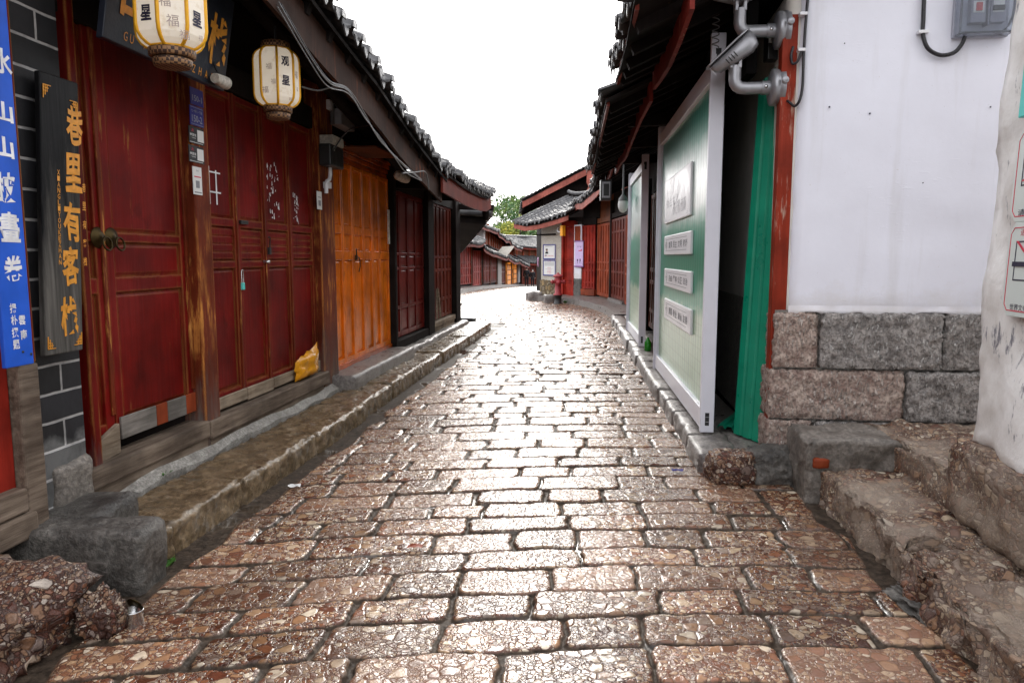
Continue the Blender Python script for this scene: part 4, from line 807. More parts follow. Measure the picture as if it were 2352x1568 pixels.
plate('sticker', 'white paper sticker with a red line below the black stickers', 441, 384, 464, 447, 'paper', 'sticker', [('支付', .5, .86, .07, .3), (.28, .24, .7, .5), (.1, .06, .9, .1)], grp=G1, lm='greyink', lets2=[(.14, .62, .88, .66)])
plate('sticker', 'small white sticker on the burnt post beside the orange shop front', 727, 440, 739, 481, 'paper', 'sticker', [(.25, .2, .75, .5), (.2, .66, .8, .7)], lm='greyink')
# electrics at the orange shop front post
T = thing('double_socket', 'white double conduit plate with two round holes under the eaves', 'socket', L, (px(772, 245, -.1), -.1, pz(772, 258, -.1)))
a, b, z0, z1 = px(759, 245, -.1), px(786, 245, -.1), pz(772, 258, -.1), pz(772, 236, -.1)
m = MB(); m.box(a, b, -.1, -.05, z0, z1); m.build('plate', M['white'], T, .01); m = MB()
for u in (.35, .68): m.lathe((a + (b - a) * u, -.1, (z0 + z1) / 2), [(.026, -.001), (.024, .002), (.001, .002)], 16, 'y')
m.build('holes', M['black'], T)
def ebox(nm, lbl, x0, y0, x1, y1, mat, dpt=.12, y=-.06):
    a, b, z0, z1 = px(x0, 300, y - dpt), px(x1, 300, y - dpt), pz((x0 + x1) / 2, y1, y - dpt), pz((x0 + x1) / 2, y0, y - dpt); T = thing(nm, lbl, 'electric box', L, ((a + b) / 2, y, z0))
    m = MB(); m.box(a, b, y - dpt, y, z0, z1); m.build('case', M[mat], T, .012); return T, a, b, z0, z1
T, a, b, z0, z1 = ebox('junction_box', 'grey rusty metal box hanging under the eaves beside the socket', 785, 258, 816, 295, 'alu')
m = MB(); m.tube([(a - .02, -.1, z1 + .35), (a - .02, -.1, z0)], .014, 8); m.build('conduit', M['greycable'], T)
T, a, b, z0, z1 = ebox('meter_box', 'brown electric meter box with a white cap above the orange shop front', 758, 335, 788, 384, 'iron')
m = MB(); m.box(a + .05, b - .02, -.19, -.05, z1, z1 + .09); m.build('cap', M['cream'], T, .006); m = MB(); m.box(a + .09, a + .11, -.184, -.179, z0 + .15, z0 + .19); m.build('lock', M['cream'], T)
m = MB(); xx = (a + b) / 2; m.tube([(xx, -.1, z0 + .02), (xx, -.1, z0 - .07), (xx - .03, -.1, z0 - .12), (xx - .09, -.1, z0 - .14), (xx - .12, -.1, z0 - .18), (xx - .12, -.1, z0 - .26)], .02, 8); m.box(xx - .12, xx - .05, -.13, -.07, z0 - .21, z0 - .15); m.build('conduit', M['white'], T)
def cable(nm, lbl, pts, r, mat, F=L, cat='cable', grp=None, n=10):
    P = [Vector(p) for p in pts]; out = []
    for i in range(len(P) - 1):
        a, b, c, d = P[max(i - 1, 0)], P[i], P[i + 1], P[min(i + 2, len(P) - 1)]
        for k in range(n):
            t = k / n; out.append(.5 * ((2 * b) + (c - a) * t + (2 * a - 5 * b + 4 * c - d) * t * t + (3 * b - a - 3 * c + d) * t ** 3))
    out.append(P[-1]); m = MB(); m.tube(out, r, 6); return solo(nm, m, M[mat], lbl, cat, F, tuple(out[0]), grp)
def P3(pxx, pyy, y): x, z = L.hit(pxx, pyy, y); return (x, y, z)
cg = 'cables sagging along the left eaves'
for i, (lbl, dy, ds) in enumerate((('upper pale cable looping along the left fascia', 0, 0), ('second pale cable of the bundle under the left fascia', 5, 2), ('third pale cable of the bundle, sagging lowest under the left fascia', 11, -3), ('dark cable twisted among the pale ones under the left fascia', 3, 5))):
    cable('eave_cable', lbl, [P3(640 + ds, 5 + dy, -.78), P3(712 + ds, 130 + dy * .7, -.79), P3(755 + ds, 185 + dy * 1.2, -.80), P3(800, 205 + dy, -.80), P3(838 - ds, 262 + dy, -.8), P3(870 + ds, 320 - dy * .5, -.8), P3(905, 356 + dy * .4, -.8), P3(935 + ds, 385 + dy, -.8), P3(968, 412 + dy * .3, -.8)], .0048, 'greycable' if i < 3 else 'cable', grp=cg)
cable('slack_cable', 'single slack cable looping from the small lantern to the eave', [P3(694, 200, -.55), P3(730, 208, -.6), P3(768, 200, -.7), P3(800, 205, -.79)], .007, 'greycable')
cable('slack_cable', 'short pale cable end dangling at the end of the left eave', [P3(925, 398, -.8), P3(952, 396, -.8), P3(975, 394, -.8), P3(982, 410, -.8), P3(985, 436, -.8)], .007, 'greycable')
cable('slack_cable', 'dark wire running from the meter box up to the fascia', [P3(766, 345, -.2), P3(800, 300, -.35), P3(850, 288, -.6), P3(875, 300, -.78)], .007, 'cable')
T = thing('spotlight', 'small white spotlight clamped under the dark name board', 'spotlight', L, (px(500, 185, -.35), -.35, pz(500, 200, -.35)))
x, z = px(505, 190, -.36), pz(505, 185, -.36); m = MB(); m.lathe((x - .06, -.36, z), [(.03, 0), (.036, .05), (.040, .14), (.034, .145)], 14, 'x'); m.build('lamp_head', M['cream'], T)
m = MB(); m.tube([(x, -.36, z + .03), (x, -.30, z + .16)], .01, 6); m.build('arm', M['iron'], T)
p = P3(924, 407, -.45); m = MB(); m.lathe((p[0] - .2, p[1], p[2]), [(.03, 0), (.055, .02), (.06, .2), (.055, .38), (.03, .40)], 14, 'x'); solo('tube_lamp', m, M['cream'], 'pale tube lamp lying under the eave between the orange front and the maroon shutters', 'lamp', L, p)
p, q = P3(893, 560, -.085), P3(892, 482, -.085); m = MB(); m.beam(p, q, .045, .02, (0, 1, 0)); solo('pale_strip', m, M['cream'], 'narrow pale strip nailed to the dark post after the orange shop front', 'strip', L, p)
rs = random.Random(5)
for i, lbl in enumerate(('crumpled pale paper scrap lying in the left gutter', 'brown dead leaf on the wet stones left of the middle', 'blue scrap on the stones near the right kerb')):
    X, Y = ((-1.42, 4.6), (-.5, 3.6), (1.16, 4.95), (-1.25, 3.05))[i]; m = MB(); n = 5; vs = [(X + .035 * (u - 2) / 2 * (1 + .2 * rs.random()), Y + .022 * (v - 2) / 2, .012 + .012 * rs.random()) for u in range(n) for v in range(n)]
    m.add(vs, [(u * n + v, (u + 1) * n + v, (u + 1) * n + v + 1, u * n + v + 1) for u in range(n - 1) for v in range(n - 1)], True); solo('leaf_litter' if 'leaf' in lbl else 'paper_scrap', m, M[('paper', 'rust', 'plateblue', 'gold')[i]], lbl, 'litter', G0, (X, Y, .01))
# yellow bag wedged on the long sill
a, b, z0, z1 = px(676, 840, -.03), px(727, 830, -.03), .375, pz(705, 800, -.03); m = MB(); n = 14
vs = []; fs = []
for s_ in (0, 1):
    for i in range(n + 1):
        for j in range(n + 1):
            u, v = i / n, j / n; e = (1 - abs(2 * u - 1) ** 4) * (1 - abs(2 * v - 1) ** 4); cr = float(fbm(u * 5, v * 3 + 4 * u, s_, 3)); x = a + (b - a) * u + .02 * cr; z = z0 + (z1 - z0) * (v * (.62 + .45 * u) + .0) + .02 * cr * v
            vs.append((x, -.035 + (-.055 if s_ == 0 else .03) * e - (.035 * cr * e if s_ == 0 else 0), z))
for s_ in (0, 1):
    o = s_ * (n + 1) ** 2
    for i in range(n):
        for j in range(n):
            q = (o + i * (n + 1) + j, o + (i + 1) * (n + 1) + j, o + (i + 1) * (n + 1) + j + 1, o + i * (n + 1) + j + 1); fs.append(q if s_ == 0 else q[::-1])
m.add(vs, fs, True); solo('plastic_bag', m, M['yellowbag'], 'crumpled yellow plastic bag wedged on the sill against the red door', 'bag', L, (a, -.03, z0))
# ------------------------------------------------------------------ white house and floodlights on the right
T = thing('white_house', 'whitewashed house wall on a chiselled stone plinth on the right', 'house', WF, (1.2, 0, .3))
m = MB()
wx0 = 0.0
rock(m, wx0, 2.6, 0, 3.4, 1.13, 4.3, .07, .010, .012, 91, 3); m.build('wall', M['lime'], T)
m = MB(); rock(m, -.075, .03, .035, 3.3, 1.13, 4.3, .08, .006, .01, 92, 4); m.build('corner_reveal', M['smoothcream'], T)
wh = lambda x, y, d=-.03: WF.hit(x, y, d)
z1, z2, z3 = wh(2000, 718)[1], wh(2000, 849)[1], wh(2000, 968)[1]
def course(xs, za, zb, mats, sd):
    for i in range(len(xs) - 1):
        m = MB(); rock(m, xs[i] + .007, xs[i + 1] - .007, -.03 - .015 * (i % 2), .3, za + .008, zb - .006, .018, .012, .012, sd + i, 38); m.build('plinth_stone', M[mats[i]], T)
course([-.10, wh(1882, 780)[0], wh(2168, 780)[0], 2.6], z2, z1, ['granitered', 'granite', 'granite'], 3)
course([-.12, wh(2080, 905)[0], 2.6], z3, z2 - .004, ['granitered', 'granite'], 13)
course([-.13, wh(1866, 1010)[0], 2.6], .12, z3 - .004, ['granitered', 'granite'], 23)
m = MB(); m.box(-.085, 2.6, .02, .3, .1, z1 + .01); m.box(-.085, .1, .3, 3.3, .1, 1.16); m.build('plinth_mortar', M['mortar'], T)
m = MB(); N = 120; X_ = np.linspace(-.005, 2.6, N); Z_ = 1.126 - .06 * np.clip(fbm(X_ * 3, X_ * 0, X_ * 0, 5), 0, 1) - .03 * np.clip(fbm(X_ * 14, X_ * 0, X_ * 0, 6), 0, 1); Y_ = -.005 - .010 * np.abs(fbm(X_ * 6, X_ * 0, X_ * 0, 7))
vs = [(x, -.006, 1.17) for x in X_] + [(x, y, 1.14) for x, y in zip(X_, Y_)] + [(x, y - .007, z) for x, y, z in zip(X_, Y_, Z_)] + [(x, .02, z - .004) for x, z in zip(X_, Z_)]
m.add(vs, [(q * N + i + N, q * N + i + 1 + N, q * N + i + 1, q * N + i) for q in range(3) for i in range(N - 1)], True); m.build('plaster_lip', M['lime'], T)
m = MB(); m.box(-.2, 2.6, .6, 3.6, 4.3, 4.36); m.build('roof_base', M['darkwood'], T)
m = MB()
for x, y, r in ((1905, 246, .006), (1998, 261, .006), (2275, 246, .005), (1940, 100, .004), (2120, 420, .004)):
    a, z = WF.hit(x, y, -.012); m.lathe((a, -.010, z), [(r, 0), (r, .004), (.001, .004)], 8, 'y')
m.build('drill_hole', M['ink'], T)
def flood(lbl, cz, head, dx=0.0):
    X0, cy = -.075 + dx, .12; T = thing('floodlight', lbl, 'floodlight', WF, (X0, cy, cz), 'grey floodlights on the corner of the white house')
    m = MB(); m.lathe((X0, cy, cz), [(.125, 0), (.125, -.03), (.118, -.034), (.118, -.042), (.122, -.046), (.122, -.075), (.10, -.085), (.05, -.088)], 28, 'x'); m.build('wall_box', M['alu'], T)
    m = MB(); m.lathe((X0 - .015, cy - .128, cz + .02), [(.024, -.0), (.024, .014), (.020, .018), (.001, .018)], 16, 'y'); m.box(X0 - .036, X0 + .004, cy - .149, cy - .146, cz + .017, cz + .022); m.build('screw_plug', M['alu'], T)
    m = MB(); m.lathe((X0 - .14, cy, cz), [(.047, 0), (.047, .06)], 18, 'x'); q = [(X0 - .10, cy, cz), (X0 - .24, cy, cz)] + [(X0 - .26 - .06 * math.sin(t), cy - .0, cz + .06 * (1 - math.cos(t))) for t in (R(20), R(45), R(70), R(90))] + [(X0 - .32, cy, cz + .15)]
    m.tube(q, .041, 18); m.build('pipe_arm', M['alu'], T)
    m = MB(); m.lathe((X0 - .118, cy - .047, cz), [(.012, 0), (.012, .006), (.001, .006)], 10, 'y'); m.build('clamp_screw', M['steel'], T)
    m = MB(); m.box(X0 - .36, X0 - .335, cy - .035, cy + .035, cz + .13, cz + .24); m.box(X0 - .305, X0 - .28, cy - .035, cy + .035, cz + .13, cz + .24); m.lathe((X0 - .37, cy, cz + .215), [(.03, 0), (.03, .10)], 14, 'x'); m.build('hinge', M['alu'], T, .006)
    mat = Matrix.Translation((X0 - .30, cy - .02, cz + .315)) @ Matrix.Rotation(R(-42), 4, 'Y') @ Matrix.Rotation(R(-14), 4, 'Z') @ Matrix.Scale(.74, 4)
    if not head: mat = Matrix.Translation((X0 - .32, cy, cz + .36)) @ Matrix.Rotation(R(4), 4, 'Y')
    m = MB(); m.m = mat; ring = lambda a, w, h, z: [(a, -w, z - h), (a, w, z - h), (a, w, z), (a, -w, z)]
    st = [(-.34, .10, .045), (-.30, .125, .10), (-.12, .13, .145), (.02, .13, .17), (.09, .10, .15), (.115, .05, .09)]
    for i, (a, w, h) in enumerate(st):
        pass
    vs = []; fs = []; n = 16
    for a, w, h in st:
        for k in range(n):
            t = 2 * math.pi * k / n; c, s = math.cos(t), math.sin(t); e = .55; vs.append((a, w * math.copysign(abs(c) ** e, c), -h / 2 + h / 2 * math.copysign(abs(s) ** e, s)))
    for i in range(len(st) - 1):
        for k in range(n): fs.append((i * n + k, i * n + (k + 1) % n, (i + 1) * n + (k + 1) % n, (i + 1) * n + k))
    fs += [tuple(range(n))[::-1], tuple(range((len(st) - 1) * n, len(st) * n))]; m.add(vs, fs, True); m.build('lamp_body', M['alu'], T, 0)
    m = MB(); m.m = mat; out = [(-.37, -.10), (-.33, -.14), (.03, -.145), (.11, -.09), (.125, 0), (.11, .09), (.03, .145), (-.33, .14), (-.37, .10)]
    vs = [(x, y, .006) for x, y in out] + [(x, y, .022) for x, y in out]; n = len(out); m.add(vs, [tuple(range(n))[::-1], tuple(range(n, 2 * n))] + [(i, (i + 1) % n, (i + 1) % n + n, i + n) for i in range(n)]); m.build('visor', M['alu'], T, .004)
    m = MB(); m.m = mat; m.box(-.345, -.338, -.085, .085, -.085, -.005); m.build('lens', M['white'], T)
    m = MB(); m.m = mat
    for k in range(4): m.box(-.2 + .03 * k, -.19 + .03 * k, -.134, -.128, -.105, -.05)
    m.build('vent_slot', M['iron'], T); return T
flood('lower grey floodlight with its whole lamp head in view over the green sheet', WF.hit(1825, 190, .12)[1] - .03, True)
flood('upper grey floodlight whose lamp head is cut by the top of the picture', WF.hit(1833, 62, .12)[1] - .02, False, .02)
T = thing('junction_box', 'dark box with a white number label behind the floodlight heads', 'electric box', G0, (1.88, 5.35, 2.9)); z = 3.02
m = MB(); m.box(1.80, 1.95, 5.30, 5.40, z - .14, z + .05); m.build('case', M['iron'], T, .006)
m = MB(); m.box(1.80, 1.94, 5.292, 5.30, z - .03, z + .05); m.build('label_plate', M['paper'], T); m = MB(); letter(m, '0641', 1.87, 5.2905, z + .028, .03, .09); letter(m, '0871 5181', 1.87, 5.2905, z - .008, .02, .11, 0); m.build('lettering', M['ink'], T)
W3 = lambda x, y, d: (lambda h: (h[0], d, h[1]))(WF.hit(x, y, d))
cable('wall_cable', 'black cable clipped down the corner of the white house past both floodlights', [W3(1858, -30, -.02), W3(1850, 60, -.02), W3(1846, 130, -.02), W3(1843, 200, -.02), W3(1836, 232, -.02), W3(1825, 244, .0), W3(1814, 236, .0), W3(1808, 232, .02)], .009, 'cable', WF)
cable('wall_cable', 'short black loop of cable between the two floodlight boxes', [W3(1822, 108, .0), W3(1817, 128, -.01), W3(1820, 146, -.01), W3(1831, 142, -.02), W3(1840, 122, -.02), W3(1843, 112, -.02)], .009, 'cable', WF)
for i, yy in enumerate((31, 114)):
    m = MB(); p = W3(1844 + 4 * (1 - i), yy, -.03); m.box(p[0] - .03, p[0] + .02, -.035, .01, p[2] - .01, p[2] + .01); solo('cable_clip', m, M['white'], ('upper', 'lower')[i] + ' white cable clip on the corner of the white house', 'clip', WF, p, None, .003)
# see-through breaker box with its two cables
a, zb = WF.hit(2203, 78, -.11); b = WF.hit(2330, 70, -.11)[0]; zt = zb + .46
T = thing('breaker_box', 'see-through plastic breaker box on the white wall', 'breaker box', WF, ((a + b) / 2, -.01, zb))
g = NT('clear_box_plastic'); g.done((.80, .84, .90), .12, None, .5, **{'Transmission Weight': .93, 'IOR': 1.25}); M['clearbox'] = g.mat; M['greyplastic'] = plain('grey_plastic', (.30, .30, .36), .5)
m = MB(); m.box(a, b, -.12, -.108, zb, zt); m.box(a, a + .014, -.108, -.02, zb, zt); m.box(b - .014, b, -.108, -.02, zb, zt); m.box(a + .014, b - .014, -.108, -.02, zb, zb + .014); m.build('cover', M['clearbox'], T, .004)
m = MB(); m.box(a - .005, b + .005, -.035, -.005, zb - .005, zt); m.build('back_plate', plain('grey_back_plate', (.42, .43, .50), .5), T, .006)
w = b - a
for k, (u, cm) in enumerate(((.36, 'redplastic'), (.72, 'black'))):
    m = MB(); x = a + w * u; m.box(x - w * .14, x + w * .14, -.085, -.035, zb + .07, zb + .24); d = m.build('breaker', M['greyplastic'], T, .004); m = MB(); m.box(x - w * .10, x + w * .10, -.088, -.085, zb + .13, zb + .20); m.build('label', M['paper'], d)
    m = MB()
    for q in ((0,) if k == 0 else (-.05, .05)): m.box(x + q * w - .018, x + q * w + .018, -.098, -.085, zb + .14, zb + .19 - .02 * k)
    m.build('switch', M[cm], d, .003)
m = MB(); m.box(a + w * .52, a + w * .54, -.1, -.035, zb + .05, zt); m.build('divider', M['greyplastic'], T)
cable('wall_cable', 'thick black cable hanging in a loop into the breaker box', [W3(2124, -40, -.02), W3(2121, 40, -.02), W3(2120, 80, -.02), W3(2132, 112, -.03), W3(2160, 127, -.035), W3(2190, 122, -.04), W3(2208, 104, -.05), W3(2217, 84, -.06)], .013, 'cable', WF)
cable('wall_cable', 'thin black cable curving out of the right side of the breaker box', [W3(2336, -30, -.02), W3(2333, 15, -.02), W3(2326, 45, -.02), W3(2312, 65, -.03), W3(2298, 74, -.05), W3(2285, 73, -.06)], .008, 'cable', WF)
m = MB(); p = W3(2120, 74, -.03); m.box(p[0] - .03, p[0] + .035, -.04, .0, p[2] - .008, p[2] + .012); solo('cable_clip', m, M['white'], 'white clip holding the thick loop of cable beside the breaker box', 'clip', WF, p, None, .003)
# rough limewashed corner nearest the camera on the right
T = thing('limewashed_house', 'flaking limewashed wall corner with notices at the right edge', 'house', NF, (1, .5, .2)); m = MB()
rock(m, -.0, 3.4, -.0, 2.6, .56, 4.2, .045, .022, .05, 95, 4.5); m.v = [(x - (z - .6) * .0, y + (z - .6) * .028, z) for x, y, z in m.v]; m.build('wall', M['oldlime'], T)
m = MB(); rock(m, -.05, 3.4, -.06, 2.5, .2, .60, .035, .03, .05, 96, 7); m.build('stone_base', M['congsteps'], T)
def lean_on(o, z): o.location += Vector((NF.y[0], NF.y[1], 0)) * (z - .6) * .026; o.rotation_euler.x = -math.atan(.028)   # the wall leans back
def notice(lbl, p0, h, w, top, bot, kind):
    x, zb = NF.hit(p0[0], p0[1], -.035 + (.016, .028)[kind]); T = thing('notice_sign', lbl, 'sign', NF, (x, -.035, zb), 'notices on the limewashed wall'); c = .05
    out = lambda i: [(x + i, zb + c), (x + c, zb + i), (x + w - c, zb + i), (x + w - i, zb + c), (x + w - i, zb + h - c), (x + w - c, zb + h - i), (x + c, zb + h - i), (x + i, zb + h - c)]
    sh = lambda mm: mm
    m = MB(); m.prism(out(0), -.042, -.02); m.build('plate', M['notice'], T, .002)
    m = MB(); o, q = out(.022), out(.026)
    for k in range(8): m.prism([o[k], o[(k + 1) % 8], q[(k + 1) % 8], q[k]], -.0436, -.042)
    u, v, W_, H_ = x + .075, zb + h * .38, w - .15, h * .42
    if kind == 0: m.prism([(u + .004, v + H_), (u + .022, v + H_), (u + W_ * .62, v + .03), (u + W_ * .56, v + .03)], -.046, -.0445)
    else: m.prism([(u + .004, v + .02), (u + .03, v + .02), (u + W_ - .02, v + H_ - .02), (u + W_ - .045, v + H_ - .02)], -.046, -.0445); m.prism([(u + W_ - .004, v + .02), (u + W_ - .03, v + .02), (u + .02, v + H_ - .02), (u + .045, v + H_ - .02)], -.046, -.0445)
    if top: letter(m, top, x + w * .5, -.0435, zb + h * .89, .03, w * .6, .0)
    m.build('red_marks', M['redink'], T); m = MB()
    for r in ((u, v, u + W_, v + .006), (u, v + H_ - .006, u + W_, v + H_), (u, v, u + .006, v + H_), (u + W_ - .006, v, u + W_, v + H_)): m.box(r[0], r[2], -.0434, -.042, r[1], r[3])
    if kind == 0: m.box(u - .01, u + W_ * .7, -.047, -.0452, v + H_ * .36, v + H_ * .48); m.lathe((u + W_ * .55, -.0434, v + H_ * .78), [(.05, 0), (.05, .001), (.001, .001)], 20, 'y')
    if bot: letter(m, bot, x + w * .5, -.0435, zb + h * .10, .028, w * .7, .0)
    m.build('black_marks', M['ink'], T); lean_on(T, zb)
notice('lower pale green notice with a red diagonal stroke and a black bar', (2301, 722), .405, .52, '进入古城请注意', '世界文化遗产丽江古城', 0)
notice('upper pale green notice with a red cross in a black square', (2321, 512), .40, .50, None, '请勿乱扔垃圾', 1)
x, zb = NF.hit(2344, 272, .005); m = MB(); m.box(x, x + .6, -.045, -.02, zb, zb + .6); o_ = solo('teal_sign', m, M['teal'], 'plain teal sign above the pale green notices', 'sign', NF, (x, -.03, zb), None, .004); lean_on(o_, zb)
# ------------------------------------------------------------------ shop house under renovation, its hoardings and the green sheets
T = thing('renovation_house', 'gutted shop house with a dark open doorway behind the white hoardings', 'house', RF, (-7.4, .4, .1))
m = MB(); m.box(-9.5, -9.4, .2, 3.2, 0, 3.4); m.box(-9.5, -5.2, 3.1, 3.2, 0, 4); m.box(-9.4, -5.15, .25, 3.1, 3.24, 3.3); m.box(-9.4, -5.2, .18, .25, 2.75, 3.3); m.build('wall', M['shadeblack'], T)
m = MB(); m.box(-9.4, -6.0, .16, .20, .14, 2.75); m.box(-9.4, -4.9, .45, 3.1, .13, .145); m.build('light_block_boards', M['shadeblack'], T)  # unseen boards behind the panel, added to keep light out, and the floor
m = MB(); x, z = RF.hit(1775, 900, .36)
rp = (1.86, 5.08); lx, ly = RF.loc(*rp); m.box(lx - .045, lx + .045, ly - .05, ly + .05, .13, 3.1); m.build('post', painted('flaking_red_post', (.27, .03, .012), (.5, .36, .28), amount=1.1, edge=False), T, .006)
roof(T, -6.72, -4.6, -.66, 3.14, 2.2, 4.45, .2, .15, .04, 21, 'redbeam', .17, .36, fz=.03); roof(T, -12.35, -6.74, -.74, 2.96, 2.2, 4.3, .2, .15, .05, 22, 'redbeam', .17, .42, fz=.10)
m = MB(); m.box(-6.7, -4.7, -.62, -.595, 3.03, 3.10); m.box(-12.3, -6.76, -.70, -.675, 2.86, 2.93); m.build('tile_batten', M['fascia'], T)
for x in (-8.3, -9.9, -11.6): m = MB(); m.beam((x, .3, 3.02), (x, -.4, 3.0), .1, .13); m.build('bracket_beam', M['darkwood'], T, .006)
m = MB(); p = [(RF.hit(1637, 85, -.0)[0] + .012 * math.cos(t), .02 + .025 * math.sin(t), 3.30 - .012 * t / 1.6) for t in np.linspace(0, 40, 160)]; m.tube(p, .004, 5)
solo('coiled_wire', m, M['greycable'], 'coil of grey wire hanging over the end post of the near hoarding', 'wire', RF, p[0])
def hoarding(lbl, xn, xf_, zt, zp, d=.105):
    T = thing('hoarding', lbl, 'hoarding', RF, ((xn + xf_) / 2, 0, .15), 'white framed hoardings in front of the gutted shop house')
    m = MB(); pw = .045; m.box(xn - pw, xn, 0, d, .15, zp)
    c = m.build('end_post', M['pvcframe'], T, .006); m = MB(); zc = zp - .16; m.box(xn, xn + .0015, d * .36, d * .68, zc - .06, zc + .05); m.box(xn, xn + .0015, d * .3, d * .62, zc + .01, zc + .05); m.box(xn, xn + .0015, d * .34, d * .64, .205, .305); m.build('cut_out', M['black'], c)
    m = MB(); m.box(xn + .0005, xn + .002, d * .36, d * .62, .232, .236); m.box(xn + .0005, xn + .002, d * .36, d * .62, .27, .274); m.build('inner_rib', M['alu'], c)
    m = MB(); m.box(xf_, xf_ + .05, 0, d, .15, zt + .1); m.box(xf_ + .012, xf_ + .038, -.014, 0, .15, zt + .08); m.build('end_post', M['pvcframe'], T, .006)
    m = MB(); m.box(xf_ + .05, xn - pw, .008, d - .01, .17, .33); m.build('bottom_rail', M['pvcframe'], T, .006); m = MB(); m.box(xf_ + .05, xn - pw, .008, d - .01, zt - .14, zt); m.build('top_rail', M['pvcframe'], T, .006)
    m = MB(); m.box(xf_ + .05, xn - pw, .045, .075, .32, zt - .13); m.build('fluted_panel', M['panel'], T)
    m = MB(); m.box(xf_ + .05, xf_ + .08, .02, .045, .33, zt - .14); m.box(xn - pw - .03, xn - pw, .02, .045, .33, zt - .14); m.build('glazing_bead', M['pvcframe'], T); return T
x1n, x1f, x2n, x2f = RF.hit(1608, 975)[0], RF.hit(1502, 830)[0], RF.hit(1466, 795)[0], RF.hit(1439, 762)[0]
hoarding('near large white framed hoarding with banded green fluted panel and slogan plates', x1n, x1f, 2.93, 3.12); hoarding('far narrow white framed hoarding beyond the large one', x2n, x2f, 2.90, 3.0)
def slogan(lbl, q, head, txt):
    (xa, ya), (xb, yb), (xc, yc) = q; y = .02; x0, zt = RF.hit(xa, ya, y); _, zb = RF.hit(xb, yb, y); x1 = RF.hit(xc, yc, y)[0]
    T = thing('slogan_plate', lbl, 'sign', RF, ((x0 + x1) / 2, y, zb), 'slogan plates on the near hoarding'); h = zt - zb; w = x1 - x0
    m = MB(); m.box(x0, x1, y, .045, zb, zt); m.build('plate', M['white'], T, .008); m = MB(); i = .03; o = [x0 + w * .05, x1 - w * .1, zb + h * .2, zt - h * .2]
    for r in ((o[0] + .05, o[2], o[1] - .05, o[2] + .004), (o[0] + .05, o[3] - .004, o[1] - .05, o[3]), (o[0], o[2] + .05, o[0] + .006, o[3] - .05), (o[1] - .006, o[2] + .05, o[1], o[3] - .05)): m.box(r[0], r[2], y - .001, y, r[1], r[3])
    letter(m, head, o[0] + w * .06, y - .0012, (zb + zt) / 2, h * .28, w * .07, .0); m.lathe((o[0] + w * .06, y, (zb + zt) / 2), [(h * .24, -.001), (h * .24, .001), (h * .22, .001), (h * .22, -.001)], 24, 'y')
    for k, c in enumerate(txt): letter(m, c, o[0] + w * (.20 + .175 * (k // 2) * 1.05 + .075 * (k % 2)), y - .0012, (zb + zt) / 2, h * .34, w * .068, .025)
    m.build('lettering', M['greyink'], T)
slogan('highest small slogan plate on the near hoarding, reading 富强民主文明和谐', ((1526, 543), (1526, 585), (1586, 560)), '国', '富强民主文明和谐')
slogan('middle small slogan plate on the near hoarding, reading 自由平等公正法治', ((1526, 616), (1526, 656), (1586, 640)), '社', '自由平等公正法治')
slogan('lowest small slogan plate on the near hoarding, reading 爱国敬业诚信友善', ((1526, 684), (1526, 730), (1586, 720)), '个', '爱国敬业诚信友善')
y = .02; x0, zt = RF.hit(1528, 440, y); zb = RF.hit(1528, 514, y)[1]; x1 = RF.hit(1585, 450, y)[0]; zt = RF.hit(1585, 372, y)[1]; zb = RF.hit(1585, 494, y)[1]
T = thing('slogan_plate', 'large white plate with faint grey lettering high on the near hoarding', 'sign', RF, ((x0 + x1) / 2, y, zb), 'slogan plates on the near hoarding'); m = MB(); m.box(x0, x1, y, .045, zb, zt); m.build('plate', M['white'], T, .01)
m = MB(); w = x1 - x0; letter(m, '社会主义', x0 + w * .34, y - .001, zb + (zt - zb) * .45, .10, w * .5, .0); letter(m, '核心价值观', x0 + w * .62, y - .001, zb + (zt - zb) * .27, .13, w * .5, .0); letter(m, '25×40', x0 + w * .2, y - .001, zb + (zt - zb) * .2, .03, w * .12, 0) if False else None
for sx in (.04, .96):
    for k in range(3): m.box(*(sorted((x0 + w * sx, x0 + w * (sx + (.08 if sx < .5 else -.08) * (1 - .3 * k))))), y - .001, y, zb + .03 + .015 * k, zb + .034 + .015 * k)
m.build('lettering', plain('faint_grey_lettering', (.60, .60, .63), .5), T)
# green corrugated sheet standing by the red post, another fallen inside
def sheetmesh(m, bl, br, tl, tr, n=3, dp=.022):
    bl, br, tl, tr = map(Vector, (bl, br, tl, tr)); u = (br - bl); nrm = u.cross(tl - bl).normalized(); prof = []
    for k in range(n):
        a = k / n; prof += [(a + .02, 0), (a + .05, 1), (a + .26 / n * 3 * .33 + .17, 1), (a + .30, 0)] if n == 3 else []
    prof = [(0, 0)] + prof + [(1, 0)]; vs = []
    for t in (0, 1):
        for s_ in (0, 1):
            for a, d in prof: p = (bl.lerp(br, a) if t == 0 else tl.lerp(tr, a)) + nrm * (d * dp + s_ * .003); vs.append(tuple(p))
    k = len(prof); fs = []
    for i in range(k - 1): fs += [(i, i + 1, 2 * k + i + 1, 2 * k + i), (k + i + 1, k + i, 3 * k + i, 3 * k + i + 1), (2 * k + i, 2 * k + i + 1, 3 * k + i + 1, 3 * k + i), (i + 1, i, k + i, k + i + 1)]
    fs += [(0, 2 * k, 3 * k, k), (k - 1, 2 * k - 1, 4 * k - 1, 3 * k - 1)]; m.add(vs, fs)
m = MB(); sheetmesh(m, (1.725, 5.50, .15), (1.845, 5.22, .14), (1.83, 5.52, 2.75), (1.945, 5.25, 2.90)); solo('corrugated_sheet', m, M['green'], 'tall green corrugated sheet standing between the dark doorway and the red post', 'metal sheet', G0, (1.76, 5.38, .15))
